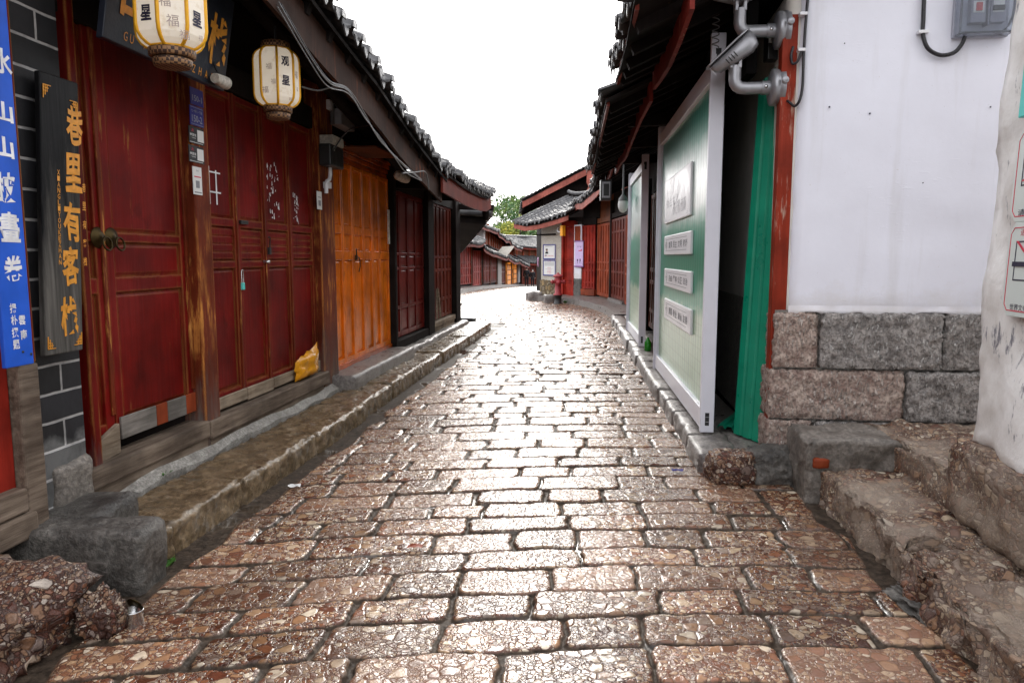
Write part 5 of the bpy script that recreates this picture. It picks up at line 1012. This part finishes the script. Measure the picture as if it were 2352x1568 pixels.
m = MB(); sheetmesh(m, (1.62, 5.62, .16), (1.78, 5.50, .16), (2.6, 7.2, .20), (2.8, 7.1, .22)); solo('corrugated_sheet', m, M['green'], 'green corrugated sheet lying on the floor of the dark doorway', 'metal sheet', G0, (1.7, 5.6, .16))
x, z = RF.hit(1488, 790, .1); m = MB(); m.lathe((x, .1, .14), [(.001, 0), (.045, 0), (.05, .02), (.05, .12), (.03, .16), (.016, .18), (.016, .2), (.001, .2)], 16); solo('plastic_bottle', m, M['greenplastic'], 'bright green plastic bottle on the pavement between the hoardings', 'bottle', RF, (x, .1, .14))
# ------------------------------------------------------------------ red shutter houses on the right, up to the bend
T = thing('red_shutter_house', 'timber shop house with red slat shutters behind and beyond the hoardings', 'house', RF, (-15, .6, .1)); y = .42
m = MB(); m.box(-19.9, -9.52, .52, .6, .1, 3.2); m.box(-19.9, -9.52, .40, .6, 2.62, 3.2); m.box(-19.9, -9.52, 3.4, 3.5, 0, 4.4); m.build('wall', M['darkwood'], T)
x = -19.85
rr = [(1.02, 1.09), (1.24, 1.31), (.52, .58)]
while x < -10.5: bars(T, RF, x, x + 2.0, 6, .24, 2.6, y, rr, M['rust'], st=.07, panel=False); m = MB(); m.box(x + 2.01, x + 2.14, y - .07, y + .1, .15, 2.9); m.build('post', M['darkwood'], T); x += 2.16
roof(T, -19.6, -12.3, -.55, 3.3, 2.2, 4.8, .22, .17, .05, 25, 'fascia', .16, .25, fz=0)
T = thing('bend_shutter_house', 'shop house with three bays of red slat shutters before the corner house', 'house', G0, (3.2, 22.5, .15)); B1 = f2(3.05, 22.3, 3.13, 19.95); B2 = f2(2.84, 24.75, 3.05, 22.4); B3 = f2(2.42, 25.1, 2.79, 24.45); keep = {}
def inw(F, fn):                                       # parts built on another facade line but owned by the same thing
    m = MB(); fn(m); m.v = [F.w(x, y, z) for x, y, z in m.v]; return m
class GF:                                              # redirect part building through a facade frame
    def __init__(s, F): s.F = F
    def __enter__(s):
        s.old = MB.build; F = s.F
        def b(mb, name, mat, parent=None, bev=0, **k):
            mb.v = [F.w(x, y, z) for x, y, z in mb.v]; return s.old(mb, name, mat, parent, bev, **k)
        MB.build = b
    def __exit__(s, *a): MB.build = s.old
with GF(B1):
    bars(T, B1, .06, 2.26, 5, .28, 2.62, .0, [(1.03, 1.09), (1.36, 1.43), (.62, .68), (2.2, 2.26)], M['maroon2'], st=.075, panel=False)
    m = MB(); m.box(-.12, .04, -.06, .1, .15, 3.2); m.box(-.1, 2.4, .05, .14, .1, 3.4); m.box(-.1, 2.4, -.03, .1, 2.66, 2.8); m.build('post', M['darkwood'], T)
    m = MB(); m.box(.05, 2.4, -.12, .1, .12, .27); m.build('threshold', M['slabgrey'], T)
with GF(B2):
    bars(T, B2, .05, 2.25, 6, .24, 2.56, .0, [(1.05, 1.11), (1.30, 1.36)], M['rust'], st=.075, panel=False)
    m = MB(); m.box(2.26, 2.36, -.05, .1, .15, 3.2); m.box(-.05, 2.4, .05, .14, .1, 3.4); m.box(-.05, 2.4, -.03, .1, 2.6, 2.75); m.build('post', M['brownwood'], T)
with GF(B3):
    bars(T, B3, .01, .74, 4, .42, 2.56, .0, [(1.28, 1.33), (1.02, 1.07), (.62, .66)], M['brightred'], st=.05, panel=False)
    m = MB(); m.box(-.02, .76, -.05, .04, .2, .41); m.build('threshold', M['rust'], T); m = MB(); m.box(-.05, .9, .05, .14, .1, 3.3); m.box(-.02, .8, -.02, .1, 2.58, 2.8); m.build('lintel', M['darkwood'], T)
BR = f2(2.84, 24.75, 3.13, 19.95)
with GF(BR):
    roof(T, -1.5, 5.3, -.72, 3.34, 2.0, 4.5, .22, .17, .10, 31, 'fasciapink', .22, .05, lean=.03); roof(T, -1.5, 5.3, 4.6, 3.3, 2.02, 4.48, .22, .3, .06, 32, None, soff=None, drips=False, sub=4); m = MB(); m.box(-1.2, 5, 3.6, 3.7, 0, 4); m.build('wall', M['darkwood'], T)
def atd(p, y, d): r = ray(p, y); return tuple(r / r[1] * d + np.array([0, 0, CAMZ]))
c = atd(1391, 437, 15.0); T = thing('box_lantern', 'dark boxy lantern with a framed pane hanging under the right eaves', 'lantern', G0, (c[0], c[1], c[2] - .2)); m = MB(); m.box(c[0] - .11, c[0] + .11, c[1] - .1, c[1] + .1, c[2] - .21, c[2] + .2); m.build('case', M['iron'], T, .01)
m = MB(); m.box(c[0] - .08, c[0] + .08, c[1] - .112, c[1] - .1, c[2] - .16, c[2] + .16); d = m.build('pane', M['alu'], T, .004); m = MB(); m.box(c[0] - .055, c[0] + .055, c[1] - .118, c[1] - .113, c[2] - .12, c[2] + .12); m.build('pane_frame', M['iron'], d); m = MB(); m.tube([(c[0], c[1], c[2] + .2), (c[0], c[1], c[2] + .9)], .012, 6); m.build('hanger', M['iron'], T)
c = atd(1431, 462, 12.9); T = thing('globe_lamp', 'white teardrop lamp hanging behind the far hoarding', 'lamp', G0, (c[0], c[1], c[2] - .3)); m = MB(); m.lathe((c[0], c[1], c[2] - .2), [(.02, 0), (.06, .03), (.085, .09), (.09, .15), (.08, .2)], 18); m.build('globe', M['paper'], T); m = MB(); m.lathe((c[0], c[1], c[2]), [(.082, 0), (.075, .04), (.04, .09), (.018, .12), (.012, .7)], 16); m.build('cap', M['greycable'], T)
# ------------------------------------------------------------------ white corner house at the bend
FH = f2(1.06, 26.8, 2.42, 25.1); T = thing('corner_house', 'small white corner house with a red door at the bend of the street', 'house', FH, (1.1, .5, .1)); z0 = .14
m = MB(); m.box(.02, 1.17, 0, .3, .62, 2.75); m.build('wall', M['cream'], T); m = MB(); rock(m, -.02, 1.16, -.05, .28, -.2, .66, .05, .03, .03, 3, 6); m.build('rubble_base', M['rubble'], T)
m = MB(); m.box(1.80, 2.16, -.04, .28, .75, 2.6); m.build('pillar', M['lime'], T); m = MB(); rock(m, 1.78, 2.18, -.06, .3, .05, .76, .05, .012, .02, 5); m.build('pillar_base', M['concrete'], T)
d = leaf(T, 1.26, 1.74, z0, 2.55, .04, [(1.22, 1.28), (1.40, 1.46), (.58, .64)], M['brightred'], .06, name='door'); m = MB(); m.box(1.16, 1.26, -.06, .12, z0, 2.7); m.box(1.74, 1.80, -.06, .12, z0, 2.7); m.box(1.16, 1.8, -.03, .12, 2.56, 2.75); m.build('door_frame', M['brightred'], T, .006)
m = MB(); m.box(1.85, 2.12, -.06, -.04, 2.0, 2.55); m.build('side_board', M['rust'], T); m = MB(); m.box(.0, 2.2, .02, .3, 2.72, 2.86); m.box(-.0, 2.2, 3.3, 3.4, -.5, 3.5); m.build('upper_wall', M['darkwood'], T)
roof(T, -.75, 2.15, -.72, 2.66, 2.0, 3.7, .22, .17, .06, 41, 'fasciapink', .18, .05, curl=(.16, 0), lean=.10); ridge(T, -.7, 2.2, 2.0, 3.9)
m = MB(); m.tube([(-.1, -.1, 2.3), (.9, -.1, 2.3)], .03, 8); m.build('pole', M['darkwood'], T)
SF = f2(1.6, 36, 1.04, 26.85)
with GF(SF):
    m = MB(); m.box(0, 9.1, .0, .25, -1.2, 2.1); m.build('side_wall', M['greybrick'], T); m = MB(); m.box(8.95, 9.12, -.06, .02, 1.7, 2.45); m.build('side_post', M['lime'], T)
    m = MB(); m.box(0, 9.0, -.01, .04, 1.75, 2.4); m.build('side_beam', M['maroon'], T); roof(T, 1, 9.7, -.85, 2.16, 2.2, 3.5, .22, .17, .06, 43, 'fasciapink', .16, .06, curl=(0, .15))
def board(nm, lbl, F, x0, y0, x1, y1, d, mat, cat, fmat=None, inks=()):
    a, zt = F.hit(x0, y0, d); b, zb = F.hit(x1, y1, d); zt = F.hit((x0 + x1) / 2, y0, d)[1]; zb = F.hit((x0 + x1) / 2, y1, d)[1]; T = thing(nm, lbl, cat, F, ((a + b) / 2, d, zb)); w, h = b - a, zt - zb
    m = MB(); m.box(a, b, d, d + .03, zb, zt); m.build('sheet', M[mat], T)
    if fmat:
        m = MB(); e = .035
        for r in ((a, zb, b, zb + e), (a, zt - e, b, zt), (a, zb + e, a + e, zt - e), (b - e, zb + e, b, zt - e)): m.box(r[0], r[2], d - .012, d + .001, r[1], r[3])
        m.build('frame', M[fmat], T)
    for mt, L_ in inks:
        m = MB()
        for it in L_:
            if isinstance(it[0], str): letter(m, it[0], a + w * it[1], d - .003, zb + h * it[2], h * it[3], w * it[4], .0)
            else: m.box(a + w * it[0], a + w * it[2], d - .004, d, zb + h * it[1], zb + h * it[3])
        m.build('print', M[mt], T)
    return T, a, b, zb, zt, d
Tn, a, b, zb, zt, d = board('notice_board', 'upper framed notice with a portrait photo on the white corner house', FH, 1247.5, 561, 1276, 595.5, -.03, 'paper', 'notice', 'navyframe', [('greyink', [('古城包保责任人', .5, .87, .07, .62), (.16, .22, .3, .3)]), ('redink', [('电话', .2, .22, .08, .14), ('举报有奖', .6, .22, .06, .5)])])
w, h = b - a, zt - zb; cx_, cz_ = a + w * .3, zb + h * .6; m = MB(); m.lathe((cx_, d - .002, cz_), [(.045, 0), (.045, .004), (.001, .004)], 14, 'y'); m.build('photo_face', M['skin'], Tn); m = MB(); m.prism([(cx_ - .09, cz_ - .12), (cx_ + .09, cz_ - .12), (cx_ + .06, cz_ - .05), (cx_ - .06, cz_ - .05)], d - .005, d - .001); m.prism([(cx_ - .05, cz_ + .01), (cx_ + .05, cz_ + .01), (cx_ + .045, cz_ + .055), (cx_ - .045, cz_ + .055)], d - .008, d - .004); m.build('photo_dark', M['coat'], Tn)
board('notice_board', 'lower framed notice covered in grey and red text on the white corner house', FH, 1247.5, 597, 1276, 633, -.03, 'paper', 'notice', 'navyframe', [('greyink', [(.12, .86 - .045 * k, .88 if k < 5 else .85, .875 - .045 * k) for k in range(6)] + [('服务承诺内容如下', .5, .42, .035, .6)]), ('redink', [('公告', .5, .93, .05, .3), ('遵守规定', .5, .5, .05, .3), ('文明经营', .5, .34, .05, .34), ('诚信服务', .5, .24, .05, .34), ('人人有责', .5, .14, .05, .3)])])
Tn, a, b, zb, zt, d = board('shop_poster', 'lilac roll-up poster hanging on the white pillar of the corner house', FH, 1321, 555, 1338.5, 610.5, -.10, 'lilac', 'poster', None, [('ink', [('足', .35, .8, .05, .12), ('疗', .5, .8, .05, .12), ('馆', .7, .79, .06, .14), (.3, .1, .34, .26), (.28, .2, .40, .28), (.62, .1, .66, .26), (.6, .18, .72, .29)]), ('redink', [(.45, .61, .85, .64), (.74, .62, .85, .69)])])
m = MB(); m.box(a - .02, b + .02, d - .02, d + .04, zt, zt + .035); m.box(a - .03, b + .03, d - .02, d + .04, zb - .04, zb); m.build('rail', M['purpleframe'], Tn)
x, z = FH.hit(1293, 530, -.42); T = thing('lamp_sign', 'yellow box sign on a white bent arm above the red door', 'sign', FH, (x, -.42, z - .18)); m = MB(); m.box(x - .065, x + .065, -.5, -.36, z - .18, z + .18); m.build('sign_box', M['yellow'], T, .006)
m = MB(); m.tube([(x - .05, -.42, z - .03), (x - .24, -.42, z - .03), (x - .32, -.4, z + .02), (x - .34, -.36, z + .12), (x - .34, -.05, z + .14)], .02, 8); m.build('arm', M['white'], T)
x, z = SF.hit(1236.5, 602, -.03); m = MB(); m.prism([(x - .35, z - .11), (x - .0, z - .17), (x + .42, z - .11), (x + .42, z + .11), (x, z + .17), (x - .35, z + .11)], -.05, -.03); T = thing('hexagon_sign', 'pink six-sided sign on the brick side wall at the bend', 'sign', SF, (x, -.04, z - .17)); m.build('plate', M['pink'], T); m = MB(); letter(m, '客栈', x, -.052, z, .14, .5); m.build('lettering', M['purpleframe'], T)
X, Y = 1.495, 23.6; T = thing('fire_hydrant', 'faded red fire hydrant with a black foot at the bend of the street', 'hydrant', G0, (X, Y, -.03)); m = MB(); m.lathe((X, Y, -.03), [(.16, 0), (.16, .03), (.12, .04), (.115, .26), (.14, .27), (.14, .30)], 20); m.build('foot', M['iron'], T)
m = MB(); m.lathe((X, Y, .27), [(.15, 0), (.15, .03), (.105, .05), (.10, .40), (.12, .45), (.125, .55), (.11, .58)], 20); m.build('barrel', M['hydrant'], T); m = MB(); m.lathe((X, Y, .845), [(.11, 0), (.17, .015), (.17, .04), (.14, .07), (.07, .10), (.04, .11), (.04, .14), (.02, .15)], 20); m.build('bonnet', M['hydrant'], T)
for s_ in (-1, 1): m = MB(); m.lathe((X + .09 * s_, Y - .04, .70), [(.055, 0), (.055, .08 * s_), (.075, .082 * s_), (.075, .12 * s_), (.03, .125 * s_), (.025, .16 * s_)], 14, 'x'); m.build('outlet', M['hydrant'], T)
m = MB(); m.lathe((X + .01, Y - .1, .68), [(.07, 0), (.07, .06), (.085, .062), (.085, .10), (.03, .105), (.025, .13)], 16, 'y'); m.build('pump_outlet', M['hydrant'], T)
kb = MB(); rock(kb, 1.08, 1.42, 24.1, 24.7, -.2, .24, .06, .02, .03, 3); rock(kb, .58, 1.08, 25.7, 26.3, -.2, .26, .06, .02, .03, 4); rock(kb, .52, .9, 26.3, 27.2, -.2, .2, .06, .02, .03, 7); struct('kerb', kb, M['slabgrey'])
tuft('dark weeds growing behind the fire hydrant', 1.75, 23.75, .0, 60, .16, G0)
# tall gable house behind the bend
Tg = thing('gable_house', 'tall dark gable house with a faded red barge board rising behind the corner house', 'house', G0, (3.1, 33, 0)); apx, apz, lx_, lz_ = 3.12, 5.08, .42, 3.72; sl = (apz - lz_) / (apx - lx_)
m = MB(); m.prism([(1.28, -.6), (5.3, -.6), (5.3, 4.1), (apx, apz - .12), (1.28, 4.1)], 30.3, 38); m.build('wall', M['darkwood'], Tg)
for s_, mm in ((1, 'left'), (-1, 'right')):
    m = MB(); f = lambda x, z: (apx + (x - apx) * s_, z); m.prism([f(lx_, lz_ - .26), f(apx, apz - .26), f(apx, apz), f(lx_, lz_)][::s_], 29.62, 29.68); m.build('barge_board', M['fasciapink'], Tg)
    Fx = Frame(apx, 29.6, R(-90)) if s_ == 1 else Frame(apx, 29.6, R(90))
    with GF(Fx): roof(Tg, -8.5 if s_ == 1 else 0, 0 if s_ == 1 else 8.5, -(apx - lx_), lz_ + .02, 0, apz + .02, .22, .17, .05, 51, None, raft=.6)
m = MB(); m.prism([(apx - .12, apz - .2), (apx - .14, apz - .62), (apx - .06, apz - .78), (apx - .16, apz - 1.0), (apx, apz - .9), (apx + .16, apz - 1.0), (apx + .06, apz - .78), (apx + .14, apz - .62), (apx + .12, apz - .2)], 29.56, 29.6); m.build('fish_pendant', M['fasciapink'], Tg)
with GF(Frame(apx, 29.6, R(90))): ridge(Tg, 0, 8, 0, apz + .12)
m = MB(); m.tube([(1.55, 33, 4.7), (1.0, 33, 4.72), (.95, 33.2, 4.72)], .02, 6); m.tube([(1.6, 33, 4.82), (.9, 33, 4.84)], .02, 6); m.tube([(1.5, 33, 4.3), (1.5, 33, 4.85)], .02, 6); m.build('aerial', M['greycable'], Tg)
# ------------------------------------------------------------------ far row on the left
def farshop(nm, lbl, F, x0, x1, zb, ze, bays, up=None, seed=1, wallm='darkwood', fas='fascia', ov=.8, curl=(0, 0), dep=3.0, lean=0.0):
    T = thing(nm, lbl, 'house', F, ((x0 + x1) / 2, .5, zb)); m = MB(); m.box(x0, x1, .05, dep, zb - 1.2, ze + .1); m.build('wall', M[wallm], T)
    for (a, b, n, mt, rl) in bays: bars(T, F, a, b, n, zb + .06, ze - .12, -.0, [(zb + q, zb + q + .06) for q in rl], M[mt], st=.05, panel=False); m = MB(); m.box(b + .005, b + .1, -.06, .06, zb - .3, ze); m.build('post', M['brownwood'], T)
    roof(T, x0 - .1, x1 + .3, -ov, ze, 1.6, ze + 1.05, .22, .2, .05, seed, fas, .16, .04, curl=curl, sub=6, lean=lean)
    if up:
        za, zc, mt, ov2 = up; m = MB(); m.box(x0, x1, .5, dep, ze + .3, zc); m.build('upper_wall', M[mt], T); n = int((x1 - x0) / .8)
        for k in range(n + 1): q = x0 + (x1 - x0) * k / n; m = MB(); m.box(q - .06, q + .06, .42, .5, ze + .3, zc); m.build('upper_post', M['rust'], T)
        roof(T, x0 - .3, x1 + .3, .5 - ov2, zc, 2.6, zc + .95, .22, .2, .08, seed + 3, fas, .16, .04, curl=curl, sub=6, lean=lean); ridge(T, x0 - .3, x1 + .3, 2.6, zc + 1.0 + lean * 3, .1, .1); roof(T, x0 - .3, x1 + .3, 4.7, zc, 2.62, zc + .93, .22, .3, .05, seed + 4, None, soff=None, drips=False, sub=4)
    else: roof(T, x0 - .1, x1 + .3, 4.0, ze, 1.62, ze + 1.03, .22, .3, .04, seed + 5, None, soff=None, drips=False, sub=4); ridge(T, x0 - .1, x1 + .3, 1.6, ze + 1.15, .2, .08)
    return T
FA = f2(-3.55, 34.5, -2.25, 39.8); FB = f2(-2.25, 40.0, -1.02, 47.0); FC = f2(-1.0, 47.2, -.32, 52.2); FE = f2(-.3, 52.3, .66, 59.6); FD = f2(.75, 60.6, 5.2, 66)
fx = lambda F, p: F.hit(p, 620, 0)[0]
farshop('far_shop_house', 'low shop house with bright red shutters just past the near row', FA, -1, 5.4, float(zg(38)) + .2, 2.25, [(fx(FA, 1056), fx(FA, 1081), 5, 'brightred', (.5, .9, 1.2))], seed=61, curl=(0, .2), fas='fascia')
farshop('far_shop_house', 'two storey far house with dark red shutters left of the grey stone pier', FB, 0, 7.0, float(zg(43)) + .16, 1.98, [(fx(FB, 1086), fx(FB, 1104), 4, 'brightred', (.8, 1.1)), (fx(FB, 1110), fx(FB, 1124), 4, 'red', (.8, 1.1)), (fx(FB, 1127), fx(FB, 1139), 4, 'red', (.8, 1.1))], (2.2, 3.62, 'brownwood', .7), 65, curl=(.1, .1), lean=-.075)
Tf = farshop('far_shop_house', 'two storey far house with dark shutters beside a grey stone pier', FC, 0, 5.0, float(zg(49)) + .16, 1.52, [(fx(FC, 1150), fx(FC, 1159), 4, 'maroon2', (.8, 1.1))], (1.8, 3.02, 'brownwood', .7), 71, curl=(.1, .05), lean=-.07)
m = MB(); m.box(0.02, fx(FC, 1149), -.1, .06, -.9, 1.45); m.build('stone_pier', M['slabgrey'], Tf)
Tf = farshop('far_shop_house', 'far house with a glowing orange shop window left of the two walkers', FE, 0, 7.3, float(zg(55)) + .12, 1.30, [], (1.6, 2.62, 'brownwood', .7), 72, curl=(.05, .1), lean=-.07); zz = float(zg(55)) + .18
for a, b in ((1163.5, 1174), (1178, 1187)):
    a, b = fx(FE, a), fx(FE, b); m = MB(); m.box(a, b, .0, .045, zz, 1.1); d = m.build('shop_window', M['shopglow'], Tf); m = MB()
    for k in range(5): m.box(a, b, -.03, .0, zz + k * .36, zz + k * .36 + .05)
    m.box(a, a + .12, -.04, 0, zz, 1.15); m.box(b - .12, b, -.04, 0, zz, 1.15); m.build('window_shelf', M['brownwood'], d)
m = MB(); a = fx(FE, 1190); m.box(a, a + .14, -.06, .04, zz, 1.1); m.box(a + .6, a + .75, -.06, .04, zz, 1.1); m.box(a + .14, a + .6, -.06, .04, 1.0, 1.1); m.build('white_frame', M['white'], Tf)
farshop('far_shop_house', 'farthest low shop house with dull red shutters behind the two walkers', FD, 0, 6.9, float(zg(61)) + .12, 1.05, [(.1, 2.0, 6, 'maroon2', (.8, 1.1)), (2.3, 4.2, 6, 'red', (.8, 1.1)), (4.5, 6.4, 6, 'maroon2', (.8, 1.1))], (1.4, 2.3, 'brownwood', .6), 77)
c = atd(1150, 580, 46.5); m = MB(); m.add([(c[0] - .45, c[1] - .5, c[2] - .35), (c[0] + .35, c[1] - .6, c[2] - .30), (c[0] + .85, c[1] + .1, c[2] + .35), (c[0] + .1, c[1] + .2, c[2] + .32)], [(0, 1, 2, 3)]); m.add([(x, y + .02, z + .06) for x, y, z in m.v[:4]], [(3, 2, 1, 0)]); m.add(m.v[:8], [(0, 4, 5, 1), (1, 5, 6, 2), (2, 6, 7, 3), (3, 7, 4, 0)]); solo('awning_board', m, M['cream'], 'tilted pale board under the far eave beside the glowing shop', 'awning', G0, c)
m = MB(); c = atd(1107, 520, 44); m.prism([(c[0] - .4, c[2] - 1.2), (c[0] + .12, c[2] - 1.2), (c[0] + .12, c[2] + .35), (c[0] - .4, c[2] + .8)], c[1], c[1] + 3); solo('white_gable', m, M['lime'], 'small white gable wall peeping out above the far left roofs', 'wall', G0, (c[0], c[1], c[2] - 1.2))
# ------------------------------------------------------------------ trees beyond the roofs
def tree(lbl, x, y, z0, h, r, mat, seed, cl=9):
    rs = np.random.default_rng(seed); T = thing('tree', lbl, 'tree', G0, (x, y, z0), 'trees beyond the far roofs'); m = MB(); m.tube([(x, y, z0), (x + .1, y, z0 + h * .35), (x - .1, y, z0 + h * .6), (x + .05, y, z0 + h * .85)], .2, 8, radii=[.24, .18, .12, .04]); cs = []
    for k in range(cl):
        a, q, e = rs.uniform(0, 6.28), r * math.sqrt(rs.uniform(.02, .8)), z0 + h * rs.uniform(.42, .97); q *= 1.15 - .6 * (e - z0) / h; c = np.array([x + q * math.cos(a), y + q * math.sin(a), e]); cs.append((c, r * rs.uniform(.26, .44))); m.tube([(x, y, z0 + h * rs.uniform(.25, .6)), tuple(c * .5 + np.array([x, y, e - .5]) * .5), tuple(c)], .05, 5, radii=[.08, .05, .015])
    m.build('trunk', M['bark'], T); m = MB(); vs = []; fs = []
    for c, cr in cs:
        n = int(420 * (cr / r / .35) ** 2); d = rs.normal(size=(n, 3)); d /= np.linalg.norm(d, axis=1)[:, None]; p = c + d * (cr * rs.uniform(.25, 1, n) ** .5)[:, None] * np.array([1.15, 1.15, .7])
        for q in p:
            a = rs.normal(size=3); a /= np.linalg.norm(a); b = np.cross(a, rs.normal(size=3)); b /= np.linalg.norm(b); s_ = rs.uniform(.09, .18); i = len(vs); vs += [q - a * s_, q + b * s_ * .6, q + a * s_, q - b * s_ * .6]; fs.append((i, i + 1, i + 2, i + 3))
    m.add(vs, fs); m.build('crown', M[mat], T)
def tat(p, d): return ray(p, 590)[0] / ray(p, 590)[1] * d
tree('tall grey green tree rising highest beside the gable house', tat(1196, 88), 88, -2.5, 12.2, 4.0, 'leafA', 3, 16)
tree('round green tree left of the tallest one above the far ridge', tat(1150, 80), 80, -2.5, 9.8, 3.6, 'leafA', 5, 14)
tree('low yellow green tree in front of the taller trees', tat(1185, 72), 72, -2.5, 8.2, 2.8, 'leafB', 8, 11)
tree('green tree half hidden by the gable house', tat(1228, 78), 78, -2.5, 9.0, 3.0, 'leafA', 11, 13)
# ------------------------------------------------------------------ two people walking
def skinfig(name, chains, mat, P, root=0):
    me = bpy.data.meshes.new(name); vs = []; es = []; rr = []
    idx = {}
    for ch in chains:
        pr = None
        for (p, r) in ch:
            k = tuple(round(q, 3) for q in p)
            if k not in idx: idx[k] = len(vs); vs.append(p); rr.append(r)
            if pr is not None: es.append((pr, idx[k]))
            pr = idx[k]
    o0 = ORG[P]; me.from_pydata([(a - o0[0], b - o0[1], c - o0[2]) for a, b, c in vs], es, []); o = bpy.data.objects.new(name, me); COL.objects.link(o); o.parent = P; ORG[o] = o0; me.materials.append(mat)
    o.modifiers.new('skin', 'SKIN'); o.modifiers.new('sub', 'SUBSURF').levels = 1; o.modifiers['sub'].render_levels = 1
    for v, r in zip(me.skin_vertices[0].data, rr): v.radius = (r, r) if not isinstance(r, tuple) else r
    me.skin_vertices[0].data[root].use_root = True; o.modifiers['skin'].use_smooth_shade = True; return o
def person(lbl, X, Y, z, H, face, mask, step):
    T = thing('person', lbl, 'person', G0, (X, Y, z)); s_ = H / 1.7; q = lambda x, y, h: (X + x * s_, Y + y * s_ * face, z + h * s_); hip = q(0, 0, .92)
    lk = lambda sx, st: [(hip, .13 * s_), (q(.09 * sx, .0, .86), .10 * s_), (q(.10 * sx, st * .12, .48), .068 * s_), (q(.10 * sx, st * .18 + (.06 if st < 0 else 0), .08), .045 * s_), (q(.11 * sx, st * .18 - .14, .035), .04 * s_)]
    arm = lambda sx, st: [(q(0, 0, 1.40), .10 * s_), (q(.19 * sx, 0, 1.38), .062 * s_), (q(.24 * sx, st * .04, 1.10), .048 * s_), (q(.24 * sx, st * .02 - .08, .86), .036 * s_), (q(.235 * sx, st * .02 - .10, .78), .035 * s_)]
    body = [(hip, .13 * s_), (q(0, 0, 1.12), .13 * s_), (q(0, 0, 1.40), .10 * s_), (q(0, -.01, 1.50), .052 * s_), (q(0, -.02, 1.58), .085 * s_), (q(0, -.01, 1.66), .07 * s_)]
    skinfig('body', [body, lk(-1, step), lk(1, -step), arm(-1, -step), arm(1, step)], M['skin'], T)
    g = lambda ch, k, e: [(p, r + e * s_) for p, r in ch[:k]]
    skinfig('coat', [[(q(0, 0, .80), .165 * s_), (hip, .165 * s_), (q(0, 0, 1.12), .165 * s_), (q(0, 0, 1.40), .125 * s_), (q(0, -.01, 1.47), .07 * s_)], [(p, r + .022 * s_) for p, r in arm(-1, -step)[:4]], [(p, r + .022 * s_) for p, r in arm(1, step)[:4]]], M['coat'], T, 1)
    skinfig('trousers', [[(p, r + .015 * s_) for p, r in lk(-1, step)[:4]], [(p, r + .015 * s_) for p, r in lk(1, -step)[:4]]], M['coat'], T)
    for sx, st in ((-1, step), (1, -step)): m = MB(); f = lk(sx, st)[3][0]; boulder(m, (f[0], f[1] - .07 * s_ * face, z + .04), (.05 * s_, .14 * s_, .045), .02, 3, .3, 12); m.build('shoe', M['black'], T)
    m = MB(); h = q(0, .015 if True else 0, 1.635); boulder(m, (h[0], h[1] + .012 * face, h[2]), (.098 * s_, .105 * s_, .09 * s_), .03, 5, .0, 16); m.build('hair', M['hair'], T)
    if mask: m = MB(); h = q(0, -.10, 1.565); boulder(m, h, (.07 * s_, .035 * s_, .055 * s_), .02, 6, .3, 12); m.build('face_mask', M['paper'], T)
d = 57.2; person('taller person in a long black coat walking down the far street', tat(1209.5, d), d, float(zg(d)) + .005, 1.50, -1, False, 1)
d = 56.8; person('shorter person in a black jacket with a white face mask', tat(1223.5, d), d, float(zg(d)) + .005, 1.33, 1, True, -1)
